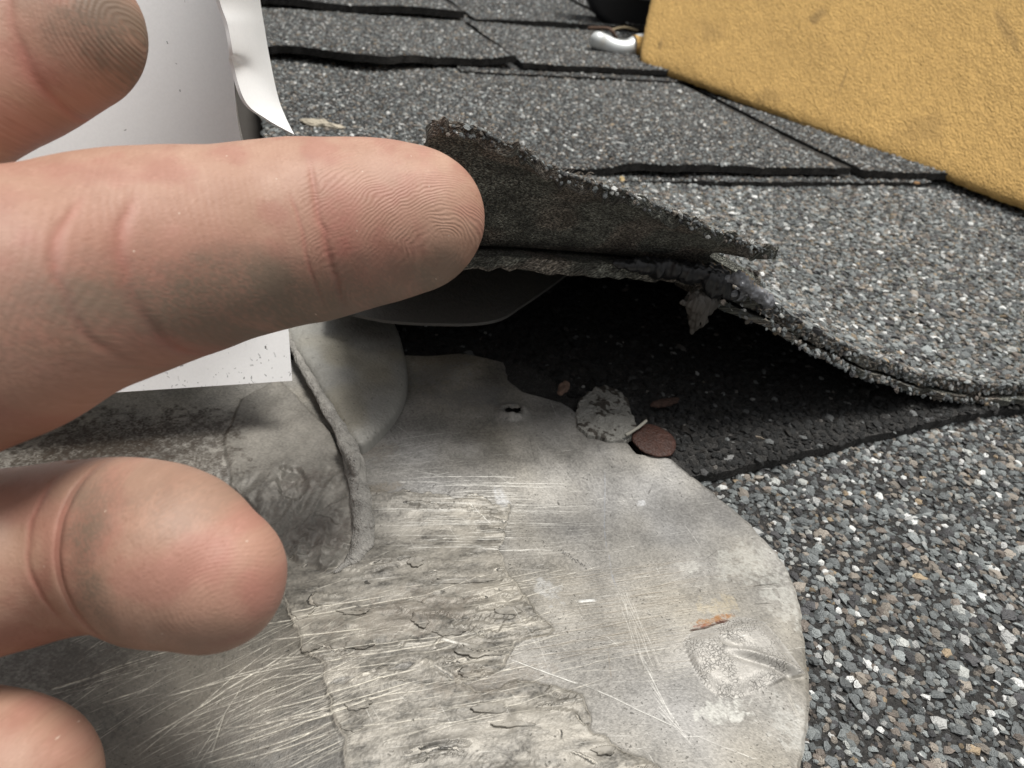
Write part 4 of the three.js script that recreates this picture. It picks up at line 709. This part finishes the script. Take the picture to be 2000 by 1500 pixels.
    red(crease[0] + 1.6, crease[1] - 0.5, 2.2, 5.5, 1.0); red(crease[0] - 9, crease[1] - 4, 7, 5, 0.5); red(pip[0] - 8, pip[1] - 6, 12, 7, 0.5); red(tipC[0] - 4, tipC[1] + 1, 6, 6, 0.5); red(pip[0], pip[1], 6, 7, 0.6); red(ringT[0] + 1, ringT[1] - 1, 6, 6.5, 0.6); red(core2[0] - 10, core2[1] - 4, 8, 7, 0.35);
    grime(pip[0] + 6, pip[1] - 1, 11, 5.5, 0.8, 141); grime(crease[0] - 6, crease[1] - 8, 11, 3.8, 0.55, 148); grime(core[0] + 0.5, core[1] - 3.6, 7, 3.6, 0.62, 142); grime(core[0] - 8, core[1] - 5, 9, 3.6, 0.55, 143); grime(pip[0] - 6, pip[1] - 4, 10, 5, 0.5, 159); grime(core2[0] - 1, core2[1] - 1.5, 6.8, 8, 0.8, 144); grime(ringC[0] + 1.5, ringC[1] - 1, 3.2, 9, 0.75, 145); grime(ringT[0] - 3, ringT[1] + 6, 6, 3.4, 0.4, 149); grime(tipC[0] - 12, tipC[1] - 7, 12, 4, 0.35, 150); grime(ringTop[0], ringTop[1], 7, 3, 0.32, 146); grime(ringT[0] - 5, ringT[1] - 6, 6, 2.4, 0.25, 147);
    // friction ridges
    let ridge = 0, amp = 0;
    { const dx = a - core[0], dy = b - core[1], w = fbm(a / 4, b / 4, 2, 151) * 1.4; const pp = -0.86 * dx - 0.5 * dy, qq = 0.5 * dx - 0.86 * dy, d = Math.hypot(pp > 0 ? pp * 0.3 : pp * 0.8, qq) + w + 0.5 * fbm(a / 1.6, b / 1.6, 2, 158), m = smooth(15, 10, Math.hypot(dx + 3, dy * 0.8)); ridge = Math.sin(d / 0.44 * 6.283); amp = 0.7 * m * smooth(0.2, 1.6, d) * (0.3 + 0.7 * smooth(-0.35, 0.3, fbm(a / 3, b / 3, 3, 152))); }
    { const m = smooth(-1.5, -3, a - crease[0]) * smooth(-46, -30, a - crease[0]) * smooth(18, 12, Math.abs(b - crease[1])), ph = (a + 0.05 * (b - crease[1]) ** 2 * 0.3 + 1.6 * fbm(a / 8, b / 8, 2, 153)) / 0.62; if (m > 0 && amp < 0.3) { ridge = mix(Math.sin(ph * 6.283), ridge, amp / 0.3); amp = Math.max(amp, 0.3 * m * (0.45 + 0.55 * smooth(-0.25, 0.3, fbm(a / 4, b / 9, 2, 154)))); } }
    { const dx = a - core2[0], dy = b - core2[1], m = smooth(8, 5.5, Math.hypot(dx, dy)); if (m > 0 && amp < 0.2) { ridge = Math.sin((Math.hypot(dx * 1.2, dy * 0.8) + fbm(a / 4, b / 4, 2, 155)) / 0.5 * 6.283); amp = 0.55 * m; } }
    { const dx = a - ringT[0], dy = b - ringT[1], m = smooth(12, 8, Math.hypot(dx, dy)); if (m > 0 && amp < 0.1) { ridge = Math.sin((Math.hypot(dx * 0.8, dy * 1.1 + 4) + fbm(a / 4, b / 4, 2, 156)) / 0.46 * 6.283); amp = 0.22 * m * (0.3 + 0.7 * smooth(-0.3, 0.3, fbm(a / 3, b / 3, 3, 157))); } }
    h += 0.07 * ridge * amp; const dry = amp * Math.pow(Math.max(0, ridge), 3) * (0.55 + 0.45 * n2); R *= 1 + 0.11 * dry; G *= 1 + 0.17 * dry; Bl *= 1 + 0.2 * dry; if (ridge < -0.3) { const q = amp * (-ridge - 0.3) * 0.07; R *= 1 - q; G *= 1 - q * 1.15; Bl *= 1 - q * 1.1; }
    // joint creases: real folds in the skin
    const fold = (x, y, half, bow, w, deep) => { const dy = b - y; if (Math.abs(dy) > half) return; const dd = a - x - bow * dy * dy / (half * half) - 0.35 * fbm(b / 2.2, x, 2, 161), f = Math.exp(-dd * dd / (w * w)) * smooth(half, half * 0.6, Math.abs(dy)); h -= deep * f; G *= 1 - 0.12 * f; Bl *= 1 - 0.1 * f; };
    fold(crease[0], crease[1], 10, -0.8, 0.4, 0.4); fold(crease[0] - 2.2, crease[1] - 2, 7, -0.5, 0.25, 0.2); fold(pip[0], pip[1], 11, 1.2, 0.5, 0.4); fold(pip[0] - 3, pip[1] + 1, 9, 1.0, 0.35, 0.3); fold(ringC[0] - 1.6, ringC[1], 10, 2.8, 0.5, 0.75); fold(ringC[0] - 4.8, ringC[1] + 1, 8, 1.6, 0.4, 0.3); fold(core2[0] - 9, core2[1] - 2, 9, 0.6, 0.5, 0.4);
    if (h3(i >> 1, j >> 1, 3) > 0.9998) { R = 0.6; G = 0.46; Bl = 0.37; }                 // flecks of dry skin
    if (h3(i >> 2, j >> 2, 7) > 0.99992) { R = 0.06; G = 0.045; Bl = 0.04; }              // black specks
    col[k * 3] = R; col[k * 3 + 1] = G; col[k * 3 + 2] = Bl; bmp[k] = h;
  }
  const mat = std({ map: colorTex(N, N, (i, j) => { const k = (j * N + i) * 3; return [col[k], col[k + 1], col[k + 2]]; }), bumpMap: grayTex(N, N, (i, j) => bmp[j * N + i]), bumpScale: 0.00042, roughness: 0.58 });
  const t = thing('hand', at(200, 600, 0.08), 'bare hand with dirty fingertips, one finger pushing up the shingle corner', 'hand');
  part('skin', g, mat, t);
  return t;
})();

// ---------------------------------------------------------------- mustard pad with its metal rod
{
  const A = roofAt(1238, 122, 9), Bp = roofAt(2000, 408, 9), dir = Bp.clone().sub(A).setY(0), L = dir.length() + 140; dir.normalize(); const out = V(-dir.z, 0, dir.x); if (out.dot(V(0, 0, 1)) < 0 && out.x > 0) out.negate();
  const back = out.clone().dot(V(-A.x, 0, -A.z)) > 0 ? out.clone().negate() : out.clone();
  const pad = thing('foam_pad', V(A.x, 6, A.z), 'mustard yellow fuzzy pad lying on the shingles at the upper right', 'pad');
  const slope = V(back.x * 1.05, 1, back.z * 1.05), nrm = dir.clone().cross(slope).normalize();
  const padUV = (px, py) => { const d = rayOf(px, py), o = V(0, CAM_H, 0), t = A.clone().setY(7.5).sub(o).dot(nrm) / d.dot(nrm), q = d.multiplyScalar(t).add(o), y = q.y - 7.5; q.sub(A); return [q.x * dir.x + q.z * dir.z - (back.x * dir.x + back.z * dir.z) * 1.05 * y + y, y * 1.15]; };
  const marks = [[1600, 30, 5, 2.5, 0.5, 0.6], [1590, 38, 3, 2, 0.5, 0], [1650, 150, 9, 1.2, 0.4, 1.2], [1690, 90, 8, 1.0, 0.3, 1.2], [1290, 85, 2, 4, 0.5, 0], [1960, 50, 3, 8, 0.35, 0.5], [1980, 80, 2, 6, 0.35, 0.3], [1500, 190, 12, 4, 0.25, 0.3], [1800, 250, 16, 6, 0.22, 0.4], [1380, 60, 10, 6, 0.2, 0.2]].map(([x, y, rx, ry, k, an]) => [...padUV(x, y), rx, ry, k, an]);
  const PW = 1536, PH = 768, fuzz = colorTex(PW, PH, (i, j) => {
    const u = i / PW * 400, v2 = j / PH * 200, a = fbm(u / 30, v2 / 30, 4, 171), b = noise2(u / 1.1 + v2 * 0.3, v2 / 0.8, 172), c = noise2(u / 0.45, v2 / 0.45, 173), e = fbm(u / 7, v2 / 5, 3, 174); let v = 0.95 + 0.09 * a + 0.10 * b + 0.14 * c + 0.06 * e, dk = 0;
    for (const [x, y, rx, ry, k, an] of marks) { const dx = u - x, dy = v2 - y, p = (dx * Math.cos(an) + dy * Math.sin(an)) / rx, q = (-dx * Math.sin(an) + dy * Math.cos(an)) / ry, w = k * smooth(1.2, 0.3, Math.hypot(p, q) + 0.6 * e); dk = Math.max(dk, w); }
    return [mix(0.58 * v, 0.16, dk), mix(0.365 * v, 0.105, dk), mix(0.125 * v, 0.045, dk)];
  });
  fuzz.repeat.set(1 / 400, 1 / 200);
  const fuzzB = uvScale(grayTex(1024, 1024, (i, j) => 0.45 * wrapN(i, j, 1024, 256, 175) + 0.15 * wrapN(i, j, 1024, 60, 176) + 0.4 * wrapN(i, j, 1024, 400, 177)), 130);
  const m = std({ map: fuzz, bumpMap: fuzzB, bumpScale: 0.0008, roughness: 0.95, sheen: 0.5, sheenColor: rgb(0.9, 0.65, 0.25), sheenRoughness: 0.6 });
  const Hh = 150, T = 26, SH = 1.0; // height, thickness: reclined slab with rounded edges
  const lean = (y) => y * 1.05;
  const g = slab((u, v) => {
    const yy = v * Hh, uu = u * L, e = Math.min(uu, 9) / 9, f = Math.min(yy, 8) / 8, round = (1 - Math.sqrt(1 - (1 - e) ** 2 * 0.98)) * 7 + (1 - Math.sqrt(1 - (1 - f) ** 2 * 0.98)) * 6;
    const n = 0.25 * fbm(uu / 3, yy / 3, 3, 8) + 1.6 * fbm(uu / 50, yy / 50, 2, 9) + 0.25 * Math.max(0, fbm(uu / 12 + 4, yy / 5, 3, 14)), k = lean(yy) + round - n;
    const b = 7.5 + 1.2 * fbm(uu / 25, 1, 3, 10) + 0.5 * noise2(uu / 1.3, 1, 11) * (1 - f);
    return [A.x + dir.x * (uu - SH * yy + 0.7 * noise2(yy / 1.6, 2, 12) * (1 - e)) + back.x * k, b + yy, A.z + dir.z * (uu - SH * yy) + back.z * k];
  }, 190, 100, (p, u, v) => [p[0] + back.x * T, p[1] + (v > 0.5 ? -8 : 0), p[2] + back.z * T], (x, y, z, u, v) => [u * L, v * Hh * 1.15]);
  part('pad_body', g, m, pad);
  const rods = [[1250, 84], [1225, 96], [1200, 94], [1178, 84], [1168, 80]], dA = 0.445, pts = rods.map(([a, b], k) => at(a, b, dA - 0.0015 * k)); pts.unshift(pts[0].clone().addScaledVector(dir, 30));
  part('metal_rod', new THREE.TubeGeometry(new THREE.CatmullRomCurve3(pts), 60, 5.0, 20), std({ color: rgb(0.72, 0.75, 0.75), roughness: 0.42, metalness: 0.35 }), pad, 'bent shiny metal rod end at the corner of the pad');
  const cap = new THREE.SphereGeometry(5.0, 20, 12); const last = pts[pts.length - 1]; cap.translate(last.x, last.y, last.z); part('rod_end', cap, std({ color: rgb(0.72, 0.75, 0.75), roughness: 0.42, metalness: 0.35 }), pad);
  const cuff = new THREE.TubeGeometry(new THREE.CatmullRomCurve3([at(1236, 92, dA - 0.001), at(1248, 92, dA), pts[0].clone()]), 20, 6.3, 20), cp = cuff.attributes.position; for (let i = 0; i < cp.count; i++) cp.setY(i, cp.getY(i) + 0.4 * noise2(cp.getX(i), cp.getZ(i), 4)); const cu = cuff.attributes.uv; for (let i = 0; i < cu.count; i++) cu.setXY(i, cu.getX(i) * 20, cu.getY(i) * 30);
  part('rod_cuff', cuff, m, pad);
}
// black tool with a grey marking behind the pad
{
  const c = roofAt(1235, 30, 12), t = thing('black_tool', V(c.x, 5, c.z), 'black rounded tool with a grey outline mark, half hidden behind the yellow pad', 'tool');
  const s = new THREE.Shape(); s.moveTo(-14, -30); s.quadraticCurveTo(-36, -22, -36, 4); s.quadraticCurveTo(-34, 40, -10, 52); s.lineTo(60, 52); s.lineTo(60, -34); s.quadraticCurveTo(20, -42, -14, -30);
  const g = new THREE.ExtrudeGeometry(s, { depth: 20, bevelEnabled: true, bevelSize: 5, bevelThickness: 5, bevelSegments: 4, curveSegments: 24 });
  g.rotateY(-0.25); g.translate(c.x, 40, c.z); part('tool_body', g, std({ color: rgb(0.012, 0.013, 0.016), roughness: 0.4 }), t);
  const u = new THREE.Shape(); [[-20, 40], [-12, 14], [-3, 10], [-3, -12], [28, -12], [28, 12], [24, 12], [24, -7], [2, -7], [2, 14], [-8, 18], [-14, 40]].forEach(([x, y], i) => (i ? u.lineTo(x, y) : u.moveTo(x, y)));
  const ug = new THREE.ExtrudeGeometry(u, { depth: 1.2, bevelEnabled: false }); ug.translate(0, -2, 25.2); ug.rotateY(-0.25); ug.translate(c.x, 40, c.z); part('grey_mark', ug, std({ color: rgb(0.2, 0.22, 0.23), roughness: 0.5 }), t);
}
// ---------------------------------------------------------------- small litter
function chip(name, px, py, h, len, wid, thick, deg, color, label, category, group, seed) {
  const c = roofAt(px, py, h), g = new THREE.IcosahedronGeometry(1, 4), p = g.attributes.position; g.scale(len / 2, thick / 2, wid / 2);
  for (let i = 0; i < p.count; i++) { const x = p.getX(i), y = p.getY(i), z = p.getZ(i), f = 1 + 0.35 * noise3(x * 3 / wid, y * 2 / thick, z * 3 / wid, seed); p.setXYZ(i, x, y * f + 0.25 * thick * noise2(x / 1.4, z / 1.4, seed), z * f); }
  const m2 = g; m2.computeVertexNormals(); m2.rotateY(deg * Math.PI / 180); m2.translate(c.x, h, c.z);
  return tag(part(name, m2, std({ color, roughness: 0.85, bumpMap: stoneBump, bumpScale: 0.0004 })), label, category, group);
}
chip('bark_chip', 630, 244, 10.6, 17, 4.2, 2.6, -24, rgb(0.5, 0.45, 0.36), 'pale bark chip lying on the shingle beside the white strip', 'wood chip', null, 5);
chip('leaf_scrap', 1100, 757, 7.2, 5.5, 2.2, 1.6, 55, rgb(0.15, 0.095, 0.07), 'small reddish leaf scrap standing beside the grey caulk dab', 'leaf', null, 6);
chip('leaf_scrap', 1298, 786, 5.2, 8, 2.4, 1.2, 12, rgb(0.05, 0.026, 0.018), 'thin dark brown leaf scrap under the shingle behind the nail', 'leaf', null, 7);
chip('leaf_scrap', 1790, 358, 12.4, 3, 1.8, 1.0, 10, rgb(0.35, 0.2, 0.09), 'tiny brown scrap on the course edge below the yellow pad', 'leaf', null, 8);
chip('straw_bit', 1215, 350, 12.6, 4.2, 1.6, 1.2, 70, rgb(0.55, 0.42, 0.22), 'straw coloured bit caught on the course edge', 'straw', null, 9);
function twig(pts, r, label, color) { const g = new THREE.TubeGeometry(new THREE.CatmullRomCurve3(pts), 40, r, 7), p = g.attributes.position; for (let i = 0; i < p.count; i++) p.setY(i, p.getY(i) + 0.2 * r * noise2(p.getX(i), p.getZ(i), 5)); g.computeVertexNormals(); tag(part('twig', g, std({ color, roughness: 0.85 })), label, 'twig'); }
twig([roofAt(1150, 55, 9), roofAt(1185, 56, 12), roofAt(1196, 62, 13), roofAt(1204, 78, 8)], 1.1, 'thin brown forked twig above the metal rod', rgb(0.16, 0.1, 0.07));
twig([roofAt(1190, 60, 10), roofAt(1215, 54, 12), roofAt(1245, 60, 9)], 0.9, 'thin pale straw running behind the metal rod to the pad', rgb(0.3, 0.24, 0.15));
twig([P(1222, 850, 1.5), P(1245, 836, 2.2), P(1262, 822, 2.4)], 0.35, 'short grey splinter between the caulk dab and the nail', rgb(0.3, 0.29, 0.25));
{ // crumbs of rotten wood on the dark edge under the white sheet: too many to count
  const r = rng(4242), n = 320, im = new THREE.InstancedMesh(stones[1], std({ color: rgb(1, 1, 1), roughness: 0.95 }), n), m = new THREE.Matrix4(), q = new THREE.Quaternion(), c = new THREE.Color();
  for (let i = 0; i < n; i++) { const x = -60 + 55 * r(), z = -150 + 12 * r(), s = 0.4 + 1.2 * r(); q.setFromEuler(new THREE.Euler(r() * 6, r() * 6, r() * 6)); m.compose(V(x / 1000, (sheetY(x, z) + 0.4 + 2 * r() * smooth(-136, -142, z)) / 1000, z / 1000), q, V(s * 1.6, s * 0.6, s * 0.7)); im.setMatrixAt(i, m); const v = 0.3 + 0.7 * r(); c.setRGB(0.03 * v, 0.019 * v, 0.012 * v); im.setColorAt(i, c); }
  im.name = 'wood_crumbs'; im.userData = { kind: 'stuff', label: 'dark rotten wood crumbs under the white sheet edge', category: 'debris' }; im.castShadow = im.receiveShadow = true; scene.add(im);
}
console.log('granules', stoneCount);
scene.traverse((o) => { delete o.userData.base; });
const renderer = new THREE.WebGLRenderer({ antialias: true });
renderer.shadowMap.enabled = true;
renderer.toneMapping = THREE.LinearToneMapping;
renderer.toneMappingExposure = EXPOSURE;
renderer.setSize(1024, 768);
renderer.render(scene, camera);
